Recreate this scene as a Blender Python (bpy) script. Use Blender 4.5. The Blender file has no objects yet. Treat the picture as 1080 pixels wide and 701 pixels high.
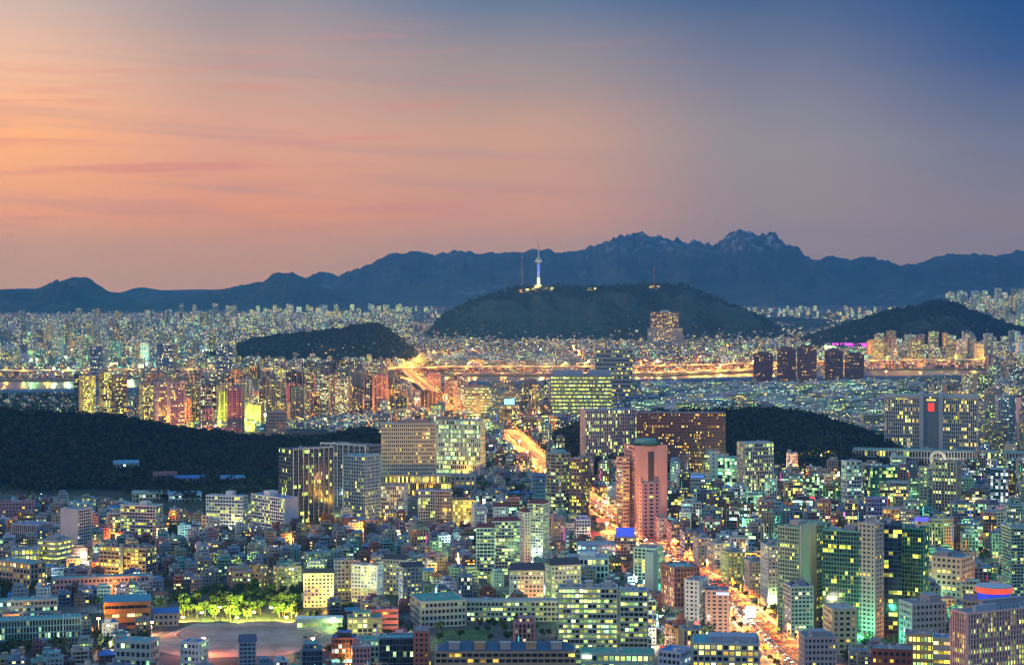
import bpy, math, random
import numpy as np
from mathutils import Vector
random.seed(11); np.random.seed(11); RNG = np.random.default_rng(5)
S = bpy.context.scene; COL = S.collection
# ------------------------------------------------------------------ camera
F, HY, CAMZ, PW, PH = 1900.0, 300.0, 270.0, 1080.0, 701.0
cd = bpy.data.cameras.new('camera'); cam = bpy.data.objects.new('camera', cd); COL.objects.link(cam)
cam.location = (0, 0, CAMZ); cam.rotation_euler = (math.pi/2, 0, 0)
cd.sensor_width = 36; cd.lens = 36*F/PW; cd.shift_y = -(PH/2-HY)/PW; cd.clip_start = 5; cd.clip_end = 90000
S.camera = cam
def lin(c):
    return tuple((x/255/12.92 if x <= 10 else ((x/255+.055)/1.055)**2.4) for x in c)
# ------------------------------------------------------------------ node helper
class NT:
    def __init__(s, t): s.t = t; t.nodes.clear()
    def n(s, ty, **k):
        nd = s.t.nodes.new(ty)
        for a, b in k.items(): setattr(nd, a, b)
        return nd
    def put(s, sock, v):
        if isinstance(v, bpy.types.NodeSocket): s.t.links.new(v, sock)
        elif v is not None: sock.default_value = v
    def m(s, op, a, b=None, c=None, clamp=False):
        nd = s.n('ShaderNodeMath', operation=op, use_clamp=clamp)
        for i, v in enumerate((a, b, c)): s.put(nd.inputs[i], v)
        return nd.outputs[0]
    def mix(s, f, a, b, op='MIX'):
        nd = s.n('ShaderNodeMix', data_type='RGBA', blend_type=op)
        s.put(nd.inputs[0], f)
        for i, v in ((6, a), (7, b)):
            s.put(nd.inputs[i], v if isinstance(v, bpy.types.NodeSocket) else tuple(v)[:3]+(1,))
        return nd.outputs[2]
    def ramp(s, f, st, mode='LINEAR'):
        nd = s.n('ShaderNodeValToRGB'); cr = nd.color_ramp; cr.interpolation = mode
        while len(cr.elements) < len(st): cr.elements.new(0.5)
        for e, (p, c) in zip(cr.elements, st): e.position = p; e.color = tuple(c)[:3]+(1,)
        s.put(nd.inputs[0], f); return nd.outputs[0]
    def noise(s, vec, sc, det=3, out=0):
        nd = s.n('ShaderNodeTexNoise'); s.put(nd.inputs['Vector'], vec); s.put(nd.inputs['Scale'], sc); s.put(nd.inputs['Detail'], det)
        return nd.outputs[out]
    def comb(s, a, b, c):
        nd = s.n('ShaderNodeCombineXYZ')
        for i, v in enumerate((a, b, c)): s.put(nd.inputs[i], v)
        return nd.outputs[0]
    def sep(s, v):
        nd = s.n('ShaderNodeSeparateXYZ'); s.put(nd.inputs[0], v); return nd.outputs
    def mr(s, v, a, b, c=0, d=1, smooth=True):
        nd = s.n('ShaderNodeMapRange'); nd.interpolation_type = 'SMOOTHSTEP' if smooth else 'LINEAR'
        for i, x in enumerate((v, a, b, c, d)): s.put(nd.inputs[i], x)
        return nd.outputs[0]
# ------------------------------------------------------------------ world: dusk sky
W = bpy.data.worlds.new('World'); S.world = W; W.use_nodes = True
t = NT(W.node_tree)
d = t.sep(t.n('ShaderNodeTexCoord').outputs['Generated'])
az = t.m('ARCTAN2', d[0], d[1]); el = t.m('ARCSINE', d[2])
tt = t.m('DIVIDE', el, 0.2)
BETA, HAZE_TOP, HAZE_END = 4.2e-5, 900.0, 23500.0
HAZE_L = (.02, .105, .31)
def col(cs):   # dusk colours by elevation; the low sky glows more strongly since the haze lies before it
    ps = (0, .1, .197, .395, .592, .79, 1.0); out = []
    for q in (0, .06, .1, .137, .16, .197, .25, .32, .395, .592, .79, 1.0):
        c = [np.interp(q, ps, [lin(x)[k] for x in cs]) for k in range(3)]
        T = math.exp(-BETA*min(HAZE_END, (HAZE_TOP-CAMZ)/max(1e-4, math.tan(q*.2))))
        out.append((q, [max(.01, (c[k]-(1-T)*HAZE_L[k])/T) for k in range(3)]))
    return out
sky_cols = [
 (-.284, [(184,147,140),(190,150,137),(226,158,132),(255,180,132),(239,188,161),(202,181,175),(150,150,165)]),
 (-.142, [(176,140,138),(186,143,136),(215,147,127),(217,160,143),(191,160,152),(147,144,157),(104,120,150)]),
 (0.0,   [(150,134,142),(168,138,140),(196,145,136),(198,154,141),(157,145,148),(102,122,153),(64,92,145)]),
 (.142,  [(130,124,142),(136,127,143),(142,131,145),(144,138,149),(114,121,149),(72,100,143),(46,82,138)]),
 (.284,  [(122,120,140),(127,122,140),(125,122,142),(110,118,146),(56,90,143),(32,80,138),(26,66,128)])]
wav = t.noise(t.comb(t.m('MULTIPLY', az, 5), t.m('MULTIPLY', el, 30), 3.0), 1.0, 4)
tw = t.m('ADD', tt, t.m('MULTIPLY', t.m('SUBTRACT', wav, .5), .09))
cur = None
for i, (a, cs) in enumerate(sky_cols):
    r = t.ramp(tw, col(cs), 'EASE' if False else 'LINEAR')
    cur = r if cur is None else t.mix(t.mr(az, sky_cols[i-1][0], a), cur, r)
# thin streaked clouds
n1 = t.noise(t.comb(t.m('MULTIPLY', az, 4.5), t.m('ADD', t.m('MULTIPLY', el, 90), t.m('MULTIPLY', az, 5)), 0.7), 1.0, 5)
n2 = t.noise(t.comb(t.m('MULTIPLY', az, 9), t.m('ADD', t.m('MULTIPLY', el, 150), t.m('MULTIPLY', az, -6)), 4.7), 1.0, 5)
band = t.m('MULTIPLY', t.mr(el, .018, .05), t.mr(el, .16, .09))
warm = t.mr(az, .16, -.12)
k1 = t.m('MULTIPLY', t.m('MULTIPLY', t.mr(n1, .5, .66), band), t.m('MULTIPLY', warm, .22))
cur = t.mix(k1, cur, lin((166,134,150)))
k2 = t.m('MULTIPLY', t.m('MULTIPLY', t.mr(n2, .52, .7), band), t.m('MULTIPLY', warm, .5))
cur = t.mix(k2, cur, lin((246,142,124)))
# rest of the dome: glowing west, blue overhead, slate blue behind the viewer
cur = t.mix(t.mr(t.m('MULTIPLY', az, -1), .3, .75), cur, t.mix(t.mr(el, .05, .5), (.8, .4, .24), (.15, .26, .46)))
cur = t.mix(t.mr(az, .32, 1.2), cur, (.16, .26, .5))
cur = t.mix(t.mr(t.m('ABSOLUTE', az), 1.9, 2.7), cur, (.56, .70, .95))
cur = t.mix(t.mr(el, .19, .8), cur, (.18, .48, .92))
sk = t.n('ShaderNodeTexSky'); sk.sky_type = 'NISHITA'; sk.sun_disc = False
sk.sun_elevation = math.radians(1); sk.sun_rotation = math.radians(-75); sk.altitude = 250
bg = t.n('ShaderNodeBackground'); t.put(bg.inputs[0], cur); bg.inputs[1].default_value = 1.0
bg2 = t.n('ShaderNodeBackground'); t.put(bg2.inputs[0], sk.outputs[0]); bg2.inputs[1].default_value = 0.006
ad = t.n('ShaderNodeAddShader'); t.put(ad.inputs[0], bg.outputs[0]); t.put(ad.inputs[1], bg2.outputs[0])
t.put(t.n('ShaderNodeOutputWorld').inputs[0], ad.outputs[0])
# ------------------------------------------------------------------ last light of the sun, low in the west
sl = bpy.data.lights.new('sun', 'SUN'); sl.energy = 1.1; sl.angle = math.radians(10); sl.color = (1, .58, .42)
so = bpy.data.objects.new('sun', sl); COL.objects.link(so)
so.rotation_euler = (-Vector((-.97, -.12, .17))).to_track_quat('-Z', 'Y').to_euler()
vs = S.view_settings; vs.view_transform = 'Standard'; vs.look = 'None'; vs.gamma = 1; vs.exposure = 0.0
cy = S.cycles; cy.max_bounces = 4; cy.diffuse_bounces = 2; cy.glossy_bounces = 2; cy.transmission_bounces = 1; cy.volume_bounces = 0
cy.transparent_max_bounces = 4; cy.sample_clamp_indirect = 1.5; cy.use_denoising = True; cy.caustics_reflective = False; cy.caustics_refractive = False
cy.use_light_tree = True
try: cy.filter_width = 1.3
except Exception: pass
# ------------------------------------------------------------------ materials
def newmat(name):
    m = bpy.data.materials.new(name); m.use_nodes = True; m.cycles.emission_sampling = 'NONE'; return m, NT(m.node_tree)
def finish(t, base=None, rough=.8, emis=None, estr=None, spec=None, bump=None):
    p = t.n('ShaderNodeBsdfPrincipled')
    if base is not None: t.put(p.inputs['Base Color'], base if isinstance(base, bpy.types.NodeSocket) else tuple(base)[:3]+(1,))
    t.put(p.inputs['Roughness'], rough)
    if emis is not None: t.put(p.inputs['Emission Color'], emis if isinstance(emis, bpy.types.NodeSocket) else tuple(emis)[:3]+(1,)); t.put(p.inputs['Emission Strength'], estr)
    if spec is not None: t.put(p.inputs['Specular IOR Level'], spec)
    if bump is not None:
        b = t.n('ShaderNodeBump'); b.inputs['Strength'].default_value = .6; b.inputs['Distance'].default_value = bump[1]; t.put(b.inputs['Height'], bump[0]); t.put(p.inputs['Normal'], b.outputs[0])
    t.put(t.n('ShaderNodeOutputMaterial').inputs[0], p.outputs[0])
PAL = [(0, (1, .74, .1)), (.2, (.58, 1, .22)), (.36, (1, .42, .05)), (.5, (.5, 1, .5)), (.62, (1, .86, .45)), (.78, (.85, 1, .1)), (.92, (.25, .8, .85))]
WIN = 1.8
def lit_nodes(t, u, v, seed, frac, tint, tm=.45):
    fu, fv = t.m('FLOOR', u), t.m('FLOOR', v)
    w1 = t.n('ShaderNodeTexWhiteNoise', noise_dimensions='3D'); t.put(w1.inputs['Vector'], t.comb(fu, fv, seed))
    w2 = t.n('ShaderNodeTexWhiteNoise', noise_dimensions='3D'); t.put(w2.inputs['Vector'], t.comb(t.m('FLOOR', t.m('DIVIDE', u, 5)), fv, t.m('ADD', seed, 7.3)))
    c = t.m('ADD', t.m('MULTIPLY', w1.outputs[0], .5), t.m('MULTIPLY', w2.outputs[0], .5))
    c2 = t.mr(c, .1, .9, 0, 1, False)
    lit = t.m('LESS_THAN', c2, frac)
    rc = t.sep(w1.outputs[1])
    colr = t.mix(tm, tint, t.ramp(rc[0], PAL, 'CONSTANT'))
    g = t.m('POWER', rc[1], 2.2)
    ru = t.m('FRACT', u); rv = t.m('FRACT', v)
    st = t.m('MULTIPLY', lit, t.m('ADD', .22, t.m('MULTIPLY', g, 2.2)))
    return lit, colr, st, ru, rv, rc
def m_glass():
    m, t = newmat('window_glass'); oi = t.n('ShaderNodeObjectInfo'); uv = t.sep(t.n('ShaderNodeUVMap').outputs[0])
    seed = t.m('MULTIPLY', oi.outputs['Random'], 91)
    lit, colr, st, ru, rv, rc = lit_nodes(t, uv[0], uv[1], seed, oi.outputs['Alpha'], oi.outputs['Color'])
    mull = t.m('MULTIPLY', t.m('GREATER_THAN', ru, .06), t.m('GREATER_THAN', t.m('ABSOLUTE', t.m('SUBTRACT', ru, .5)), .03))
    st = t.m('MULTIPLY', st, t.m('ADD', t.m('MULTIPLY', mull, .8), .2))
    blind = t.m('GREATER_THAN', rv, t.m('ADD', .35, rc[2]))
    st = t.m('MULTIPLY', st, t.m('MULTIPLY', t.m('ADD', .65, t.m('MULTIPLY', rv, .5)), t.m('SUBTRACT', 1, t.m('MULTIPLY', blind, .55))))
    dark = t.mix(rc[2], (.012, .02, .028), (.05, .065, .07))
    finish(t, dark, .12, colr, t.m('MULTIPLY', st, WIN), .6); return m
def m_facade():
    m, t = newmat('distant_facade')
    uv = t.sep(t.n('ShaderNodeUVMap').outputs[0])
    a = t.n('ShaderNodeAttribute', attribute_name='bcol').outputs['Color']
    b = t.n('ShaderNodeAttribute', attribute_name='binf').outputs['Color']; bs = t.sep(b)
    seed = t.m('MULTIPLY', bs[0], 91)
    lit, colr, st, ru, rv, rc = lit_nodes(t, uv[0], uv[1], seed, bs[1], t.ramp(bs[0], [(p, c) for p, c in PAL], 'CONSTANT'), .5)
    win = t.m('MULTIPLY', t.m('MULTIPLY', t.m('GREATER_THAN', ru, .22), t.m('GREATER_THAN', rv, .3)), t.m('MULTIPLY', t.m('LESS_THAN', rv, .86), t.m('GREATER_THAN', uv[1], -50)))
    st = t.m('MULTIPLY', t.m('MULTIPLY', st, win), t.m('MULTIPLY', bs[2], 4))
    base = t.mix(win, a, (.03, .04, .05))
    finish(t, base, t.m('SUBTRACT', .85, t.m('MULTIPLY', win, .65)), colr, st, .4); return m
def m_paint():
    m, t = newmat('painted_masonry'); oi = t.n('ShaderNodeObjectInfo'); oc = t.n('ShaderNodeTexCoord').outputs['Object']
    o = t.sep(oc); n = t.noise(t.comb(t.m('MULTIPLY', o[0], .9), t.m('MULTIPLY', o[1], .9), t.m('MULTIPLY', o[2], .16)), .55, 5)
    n2 = t.noise(oc, 2.3, 4)
    c = t.mix(t.mr(n, .42, .75, 0, .42), oi.outputs['Color'], t.mix(.5, oi.outputs['Color'], (.05, .05, .045)))
    c = t.mix(t.mr(n2, .4, .8, 0, .3), c, t.mix(.6, oi.outputs['Color'], (.5, .48, .44)))
    finish(t, c, .75, spec=.3); return m
def m_lamp():
    m, t = newmat('lamp_glow'); oi = t.n('ShaderNodeObjectInfo')
    finish(t, (.03, .03, .03), .4, oi.outputs['Color'], t.m('MULTIPLY', oi.outputs['Alpha'], 10)); return m
def m_dots():
    m, t = newmat('lamp_dots'); a = t.n('ShaderNodeAttribute', attribute_name='bcol'); b = t.n('ShaderNodeAttribute', attribute_name='binf')
    finish(t, (.08, .08, .08), .5, a.outputs['Color'], t.m('MULTIPLY', t.sep(b.outputs['Color'])[1], 10)); return m
def m_leaf(name, c0, c1, c2):
    m, t = newmat(name); oi = t.n('ShaderNodeObjectInfo'); ge = t.n('ShaderNodeNewGeometry')
    n = t.noise(ge.outputs['Position'], .09, 3); n2 = t.noise(ge.outputs['Position'], .9, 2)
    c = t.mix(t.mr(n, .35, .65), c0, c1); c = t.mix(t.mr(n2, .45, .75, 0, .7), c, c2)
    finish(t, c, .7, spec=.2); return m
def m_noise(name, c0, c1, sc, rough=.9, c2=None, sc2=1, bump=None):
    m, t = newmat(name); pos = t.n('ShaderNodeNewGeometry').outputs['Position']
    c = t.mix(t.mr(t.noise(pos, sc, 5), .38, .64), c0, c1)
    if c2: c = t.mix(t.mr(t.noise(pos, sc2, 4), .52, .62), c, c2)
    finish(t, c, rough, bump=(t.noise(pos, sc2 if bump else 1, 4), bump) if bump else None); return m
GLASS, FACADE, PAINT, LAMP, DOTS = m_glass(), m_facade(), m_paint(), m_lamp(), m_dots()
LEAF = m_leaf('tree_leaves', (.035, .07, .02), (.07, .11, .03), (.1, .12, .035))
FOREST = m_leaf('forest_leaves', (.003, .008, .004), (.035, .05, .02), (.075, .055, .014))
BARK = m_noise('bark', (.08, .06, .045), (.13, .1, .075), 3)
ASPH = m_noise('asphalt', (.045, .045, .048), (.07, .068, .066), .5, .75, (.09, .085, .08), .07)
GROUND = m_noise('city_ground', (.06, .06, .06), (.10, .095, .09), .03, .9, (.045, .06, .035), .012)
SAND = m_noise('sand', (.36, .24, .18), (.46, .33, .26), .05, .95, (.27, .19, .14), .03)
GRASS = m_noise('turf', (.05, .1, .03), (.09, .15, .04), .1, .95)
def m_rock():
    m, t = newmat('mountain_side'); pos = t.n('ShaderNodeNewGeometry').outputs['Position']; z = t.sep(pos)[2]
    c = t.mix(t.mr(t.noise(pos, .004, 6), .35, .65), (.018, .028, .014), (.05, .06, .03))
    rk = t.m('MULTIPLY', t.mr(t.noise(pos, .009, 6), .53, .64), t.m('ADD', t.mr(z, 480, 720), t.m('MULTIPLY', t.mr(t.noise(pos, .002, 3), .6, .7), .5)), clamp=True)
    finish(t, t.mix(rk, c, (.3, .28, .26)), .95, bump=(t.noise(pos, .012, 6), 40)); return m
ROCK = m_rock()
HILLM = m_noise('wooded_hill', (.012, .022, .01), (.028, .042, .02), .02, .95, (.04, .035, .018), .012, bump=5)
WHITE = m_noise('road_paint', (.7, .7, .68), (.8, .8, .78), 1)
def m_water():
    m, t = newmat('river_water'); pos = t.n('ShaderNodeNewGeometry').outputs['Position']
    finish(t, (.05, .07, .08), .3, bump=(t.noise(pos, .25, 4), .25)); return m
WATER = m_water()
# ------------------------------------------------------------------ mesh helpers
class MB:
    def __init__(s): s.v = []; s.f = []; s.uv = []
    def quad(s, a, b, c, d, uv=None):
        i = len(s.v); s.v += [a, b, c, d]; s.f.append((i, i+1, i+2, i+3)); s.uv += uv or [(0, 0)]*4
    def box(s, x0, x1, y0, y1, z0, z1):
        i = len(s.v)
        s.v += [(x0,y0,z0),(x1,y0,z0),(x1,y1,z0),(x0,y1,z0),(x0,y0,z1),(x1,y0,z1),(x1,y1,z1),(x0,y1,z1)]
        for f in ((0,1,5,4),(1,2,6,5),(2,3,7,6),(3,0,4,7),(4,5,6,7),(3,2,1,0)): s.f.append(tuple(i+k for k in f)); s.uv += [(0, 0)]*4
        return s
    def ring(s, hw, hd, z0, z1, t):
        o = [(-hw,-hd),(hw,-hd),(hw,hd),(-hw,hd)]; q = [(-hw+t,-hd+t),(hw-t,-hd+t),(hw-t,hd-t),(-hw+t,hd-t)]
        i = len(s.v)
        for P, z in ((o, z0), (o, z1), (q, z0), (q, z1)): s.v += [(a, b, z) for a, b in P]
        for k in range(4):
            l = (k+1) % 4
            for f in ((k, l, 4+l, 4+k), (4+k, 4+l, 12+l, 12+k), (8+k, 8+l, l, k), (8+l, 8+k, 12+k, 12+l)): s.f.append(tuple(i+j for j in f)); s.uv += [(0, 0)]*4
    def glass(s, hw, hd, z0, z1, nx, ny, v0, v1):
        i = len(s.v); P = [(-hw,-hd),(hw,-hd),(hw,hd),(-hw,hd)]
        s.v += [(a, b, z0) for a, b in P] + [(a, b, z1) for a, b in P]; u = 0
        for k in range(4):
            l = (k+1) % 4; n = nx if k % 2 == 0 else ny
            s.f.append((i+k, i+l, i+4+l, i+4+k)); s.uv += [(u, v0), (u+n, v0), (u+n, v1), (u, v1)]; u += n+3
        s.f.append((i+4, i+5, i+6, i+7)); s.uv += [(0, -99)]*4
    def cyl(s, x, y, r0, r1, z0, z1, n=12, cap=True, glass=None):
        i = len(s.v)
        for r, z in ((r0, z0), (r1, z1)): s.v += [(x+r*math.cos(2*math.pi*k/n), y+r*math.sin(2*math.pi*k/n), z) for k in range(n)]
        for k in range(n):
            l = (k+1) % n; s.f.append((i+k, i+l, i+n+l, i+n+k))
            s.uv += [(k*glass[0], glass[1]), (k*glass[0]+glass[0], glass[1]), (k*glass[0]+glass[0], glass[2]), (k*glass[0], glass[2])] if glass else [(0, 0)]*4
        if cap: s.f.append(tuple(i+n+k for k in range(n))); s.uv += [(0, -99)]*n
        return s
    def poly(s, pts, z0, z1):     # prism
        i = len(s.v); n = len(pts); s.v += [(a, b, z0) for a, b in pts] + [(a, b, z1) for a, b in pts]
        for k in range(n): l = (k+1) % n; s.f.append((i+k, i+l, i+n+l, i+n+k)); s.uv += [(0, 0)]*4
        s.f.append(tuple(i+n+k for k in range(n))); s.uv += [(0, 0)]*n
        return s
    def faces(s, pts, fs):
        i = len(s.v); s.v += list(pts)
        for f in fs: s.f.append(tuple(i+k for k in f)); s.uv += [(0, 0)]*len(f)
        return s
    def mesh(s, name, mat):
        me = bpy.data.meshes.new(name); me.from_pydata(s.v, [], s.f); me.materials.append(mat)
        ul = me.uv_layers.new(name='UVMap'); ul.data.foreach_set('uv', np.array(s.uv, np.float32).ravel()); return me
def quadmesh(name, V, Q, mat, attrs=None, uv=None):
    me = bpy.data.meshes.new(name); V = np.asarray(V, np.float32); Q = np.asarray(Q, np.int32); n = len(Q)
    me.vertices.add(len(V)); me.vertices.foreach_set('co', V.ravel())
    me.loops.add(n*4); me.loops.foreach_set('vertex_index', Q.ravel())
    me.polygons.add(n); me.polygons.foreach_set('loop_start', np.arange(0, n*4, 4, dtype=np.int32))
    if uv is not None: me.uv_layers.new(name='UVMap').data.foreach_set('uv', np.asarray(uv, np.float32).ravel())
    me.update(calc_edges=True); me.materials.append(mat)
    for k, a in (attrs or {}).items():
        at = me.attributes.new(k, 'FLOAT_COLOR', 'FACE'); at.data.foreach_set('color', np.asarray(a, np.float32).ravel())
    return me
def O(name, data, parent=None, loc=(0,0,0), rz=0, color=None, label=None, cat=None, group=None, kind=None, scale=None):
    o = bpy.data.objects.new(name, data); COL.objects.link(o)
    if parent is not None: o.parent = parent
    o.location = loc; o.rotation_euler = (0, 0, rz)
    if scale: o.scale = scale
    if color: o.color = (tuple(color)+(1,))[:4]
    for k, v in (('label', label), ('category', cat), ('group', group), ('kind', kind)):
        if v: o[k] = v
    return o
def child(name, data, parent, color=None, **k):
    if isinstance(data, tuple): data = data[0].mesh(name, data[1])
    return O(name, data, parent, color=color, **k)
def gY(py): return F*CAMZ/(py-HY)
def G(px, py): y = gY(py); return ((px-540)/F*y, y)
def PXY(x, y, z=0): return 540+F*x/y, HY+F*(CAMZ-z)/y
def sst(a, b, x): q = np.clip((np.asarray(x, float)-a)/(b-a), 0, 1); return q*q*(3-2*q)
# value noise
_perm = RNG.random((256, 256))
def vn(x, y):
    xi = np.floor(x).astype(int); yi = np.floor(y).astype(int); fx = x-xi; fy = y-yi
    fx = fx*fx*(3-2*fx); fy = fy*fy*(3-2*fy); g = lambda a, b: _perm[a & 255, b & 255]
    return (g(xi, yi)*(1-fx)+g(xi+1, yi)*fx)*(1-fy)+(g(xi, yi+1)*(1-fx)+g(xi+1, yi+1)*fx)*fy
def ridged(x, y, o=5):
    s = 0; a = .5
    for k in range(o): s = s+a*(1-2*np.abs(vn(x*2.1**k+k*13, y*2.1**k+k*29)*2-1)); a *= .55
    return s
def fbm(x, y, o=5):
    s = 0; a = .5
    for k in range(o): s = s+a*(vn(x*2**k+k*17, y*2**k+k*31)-.5)*2; a *= .5
    return s
# ------------------------------------------------------------------ terrain
def gz(X, Y):
    X = np.asarray(X, float); Y = np.asarray(Y, float)
    z = 95*sst(6400, 12500, Y)
    z = z+125*np.exp(-((X-2560)/520)**2-((Y-9400)/900)**2)
    return z
ys = np.concatenate([np.linspace(-1500, 6000, 12), np.linspace(6200, 13000, 50), np.linspace(14000, 22800, 8)])
xs = np.concatenate([np.linspace(-30000, -4000, 8), np.linspace(-3800, 3800, 80), np.linspace(4000, 30000, 8)])
gx, gy = np.meshgrid(xs, ys); V = np.stack([gx, gy, gz(gx, gy)], -1).reshape(-1, 3)
def gridq(r, c): i = np.arange((r-1)*c).reshape(r-1, c)[:, :-1].ravel(); return np.stack([i, i+1, i+c+1, i+c], -1)
O('ground', quadmesh('ground', V, gridq(len(ys), len(xs)), GROUND), kind='structure')
HILLS = []
def hill_h(spec, X, Y):
    Yc, w, px, py, seed, rough = spec
    q = 540+F*X/Yc
    zc = CAMZ+(HY-np.interp(q, px, py))/F*Yc
    base = gz(X, np.full_like(X, Yc)); h = np.maximum(zc-base, -30)
    tt = np.abs(Y-Yc)/w
    nz = fbm(X/(w*.55)+seed, Y/(w*.55)+seed, 5)
    tt = tt*(1+rough*.9*fbm(X/(w*.33)+seed*3, Y*0+seed, 4))
    prof = np.clip(1-tt, 0, 1)**1.25
    prof = prof*(1+rough*.9*nz*np.clip(tt*3.5, 0, 1))
    return base*0+h*prof
def hill(name, Yc, w, pts, mat, seed, rough=.35, nx=500, ny=44, jag=0):
    px = np.array([p[0] for p in pts], float); py = np.array([p[1] for p in pts], float)
    q = np.linspace(px[0], px[-1], nx)
    spec = (Yc, w, px, py, seed, rough); X1 = (q-540)/F*Yc
    Y1 = Yc+w*np.concatenate([np.linspace(-1.7, -.25, ny//2), np.linspace(-.22, .22, 9), np.linspace(.3, 1.7, ny//3)])
    X, Y = np.meshgrid(X1, Y1); h = hill_h(spec, X, Y)
    if jag:
        off = np.abs(Y-Yc)/w
        h = h+jag*fbm(X/(Yc*.004), Y/(Yc*.004), 4)*np.clip(h/(.4*h.max()), 0, 1)*(.4+.6*sst(620, 660, 540+F*X/Y)*(1-sst(815, 850, 540+F*X/Y)))
        h = h+ridged(X/(Yc*.035)+seed, Y/(Yc*.05)+X/(Yc*.06), 6)*.32*h.max()*np.clip(off*3, 0, 1)*np.clip(1.25-off, 0, 1)*np.clip(h/(.3*h.max()), 0, 1)
    Z = gz(X, Y)+h-1.2
    O(name, quadmesh(name, np.stack([X, Y, Z], -1).reshape(-1, 3), gridq(len(Y1), nx), mat), kind='structure')
    HILLS.append(spec); return spec
hill('hills', 20800, 1100, [(-160,305),(0,305),(26,304),(52,305),(75,306),(111,309),(168,306),(207,305),(300,306),(420,309)], ROCK, 1, .3, 300, 30)
hill('mountains', 17500, 2600, [(290,320),(319,296),(337,286.5),(358,290),(374,283),(381,284),(400,273),(415,267.6),(438,266),(459,269),(477,263.7),(490,266),(529,266),(550,267),(561,263.7),(581,263.7),(594,267),(618,263.7),(641,254.6),(657,247),(664,247.5),(670,246),(677,245.5),(688,248),(701,249.5),(719,256),(734,255),(753,257),(762,251),(768,248),(773,246.5),(778.5,243.5),(789,246),(796,249),(802,247),(806,250),(811,256),(820,260),(826,262),(847,273),(862,274.6),(870,270.5),(876.5,269),(893,274.6),(930,276.7),(945,282),(966,280.5),(979,274),(992,270.5),(1005,267.6),(1015,270),(1028,267),(1049,271),(1072,264.5),(1080,265),(1110,268),(1180,272)], ROCK, 2, .5, 1300, 84, 75)
hill('hills', 16000, 1600, [(90,322),(130,309),(150,302.5),(165,305),(181,308),(220,306),(260,304),(300,312)], ROCK, 3, .35, 300, 30, 10)
hill('mountains', 13800, 1500, [(130,332),(160,318),(192,312),(249,302.6),(262,299),(280,296),(286,290),(293,287.5),(300,289),(309,287.5),(319,292),(340,299),(370,309),(400,318),(440,330)], ROCK, 4, .5, 600, 44, 38)
hill('hills', 12300, 900, [(-100,306),(-40,304),(0,304),(21,306.5),(47,304),(60,298),(70,294),(78,291.7),(88,292),(96,293.5),(103,300),(111,305),(145,317),(162,324),(185,338)], ROCK, 5, .4, 500, 40, 30)
hill('hills', 9100, 500, [(770,346),(790,340),(800,334),(840,334),(880,337),(925,337),(955,346)], HILLM, 6, .3, 200, 26, 3)
NAM = hill('hill', 8500, 500, [(452,352),(470,334),(497,320.5),(529,308),(545,303.5),(560,303),(600,303),(628,305),(645,304),(667,302.6),(700,302.3),(719,303),(747,313),(773,324),(806,339),(822,350)], HILLM, 7, .3, 400, 40, 4)
HR = hill('hill', 7700, 520, [(850,360),(880,350),(905,341),(924,334),(945,330),(981,322.5),(994,320.5),(1012,325),(1033,334),(1060,345),(1100,356)], HILLM, 8, .35, 300, 36, 3)
HG = hill('hill', 6500, 330, [(212,380),(240,374),(256,367),(278,361),(310,357),(345,354),(380,347),(400,347),(412,355),(424,365),(440,380)], HILLM, 9, .3, 300, 30, 3)
HL = hill('hill', 2780, 540, [(-120,435),(0,438),(60,441),(120,445),(160,453),(200,463),(230,470),(280,473),(325,471),(355,464),(385,457),(400,470),(415,488)], HILLM, 10, .55, 260, 44, 0)
HP = hill('hill', 2980, 500, [(576,482),(590,468),(612,456),(640,446),(700,439),(770,437),(800,436),(850,441),(880,450),(905,459),(930,468)], HILLM, 11, .5, 260, 44, 0)
def hills_z(X, Y, specs=None):
    X = np.atleast_1d(np.asarray(X, float)); Y = np.atleast_1d(np.asarray(Y, float)); z = np.zeros_like(X)
    for s in (specs or HILLS[5:]):
        q = 540+F*X/s[0]; ok = (q > s[2][0]) & (q < s[2][-1])
        z = np.maximum(z, np.where(ok, hill_h(s, X, Y)-1.2, 0))
    return z
def zat(x, y): return float(gz(x, y)+max(0, hills_z(x, y)[0]))
# ------------------------------------------------------------------ strips (roads, river)
def offs(P, o):
    P = np.array(P, float); T = np.gradient(P, axis=0); T /= np.linalg.norm(T, axis=1)[:, None]
    return P+np.stack([-T[:, 1], T[:, 0]], -1)*o
def resample(P, step):
    P = np.array(P, float); dl = np.r_[0, np.cumsum(np.linalg.norm(np.diff(P, axis=0), axis=1))]
    s = np.arange(0, dl[-1], step); return np.stack([np.interp(s, dl, P[:, 0]), np.interp(s, dl, P[:, 1])], -1)
def strip(name, A, B, z0, z1, mat, **k):   # closed slab between two polylines
    n = len(A); A = np.array(A); B = np.array(B)
    z0 = np.broadcast_to(z0, n); z1 = np.broadcast_to(z1, n)
    V = np.concatenate([np.c_[A, z1], np.c_[B, z1], np.c_[A, z0], np.c_[B, z0]]); q = []
    for i in range(n-1):
        for a, b in ((0, n), (n, 3*n), (2*n, 0)): q.append((a+i, b+i, b+i+1, a+i+1))
    return O(name, quadmesh(name, V, q, mat), **k)
near = [(-400,422),(-50,419.5),(0,418),(80,417.5),(145,417),(300,412),(480,406),(700,403.5),(820,403),(900,401),(1000,398.5),(1130,398),(1500,396)]
farb = [(-400,403),(-50,402.5),(0,402.5),(80,402),(145,400),(300,398),(480,397),(700,397),(820,391.5),(900,391),(1000,390.5),(1130,390),(1500,388)]
NB = [G(*p) for p in near]; FB = [G(*p) for p in farb]
strip('river', NB, FB, -.5, .25, WATER, kind='structure')
def bank(P, o0, o1, z, name='riverbank', mat=GRASS): strip(name, offs(P, o0), offs(P, o1), -.5, z, mat, kind='structure')
bank(NB, -55, 1, 1.5); bank(FB, -1, 60, 1.6)
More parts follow.
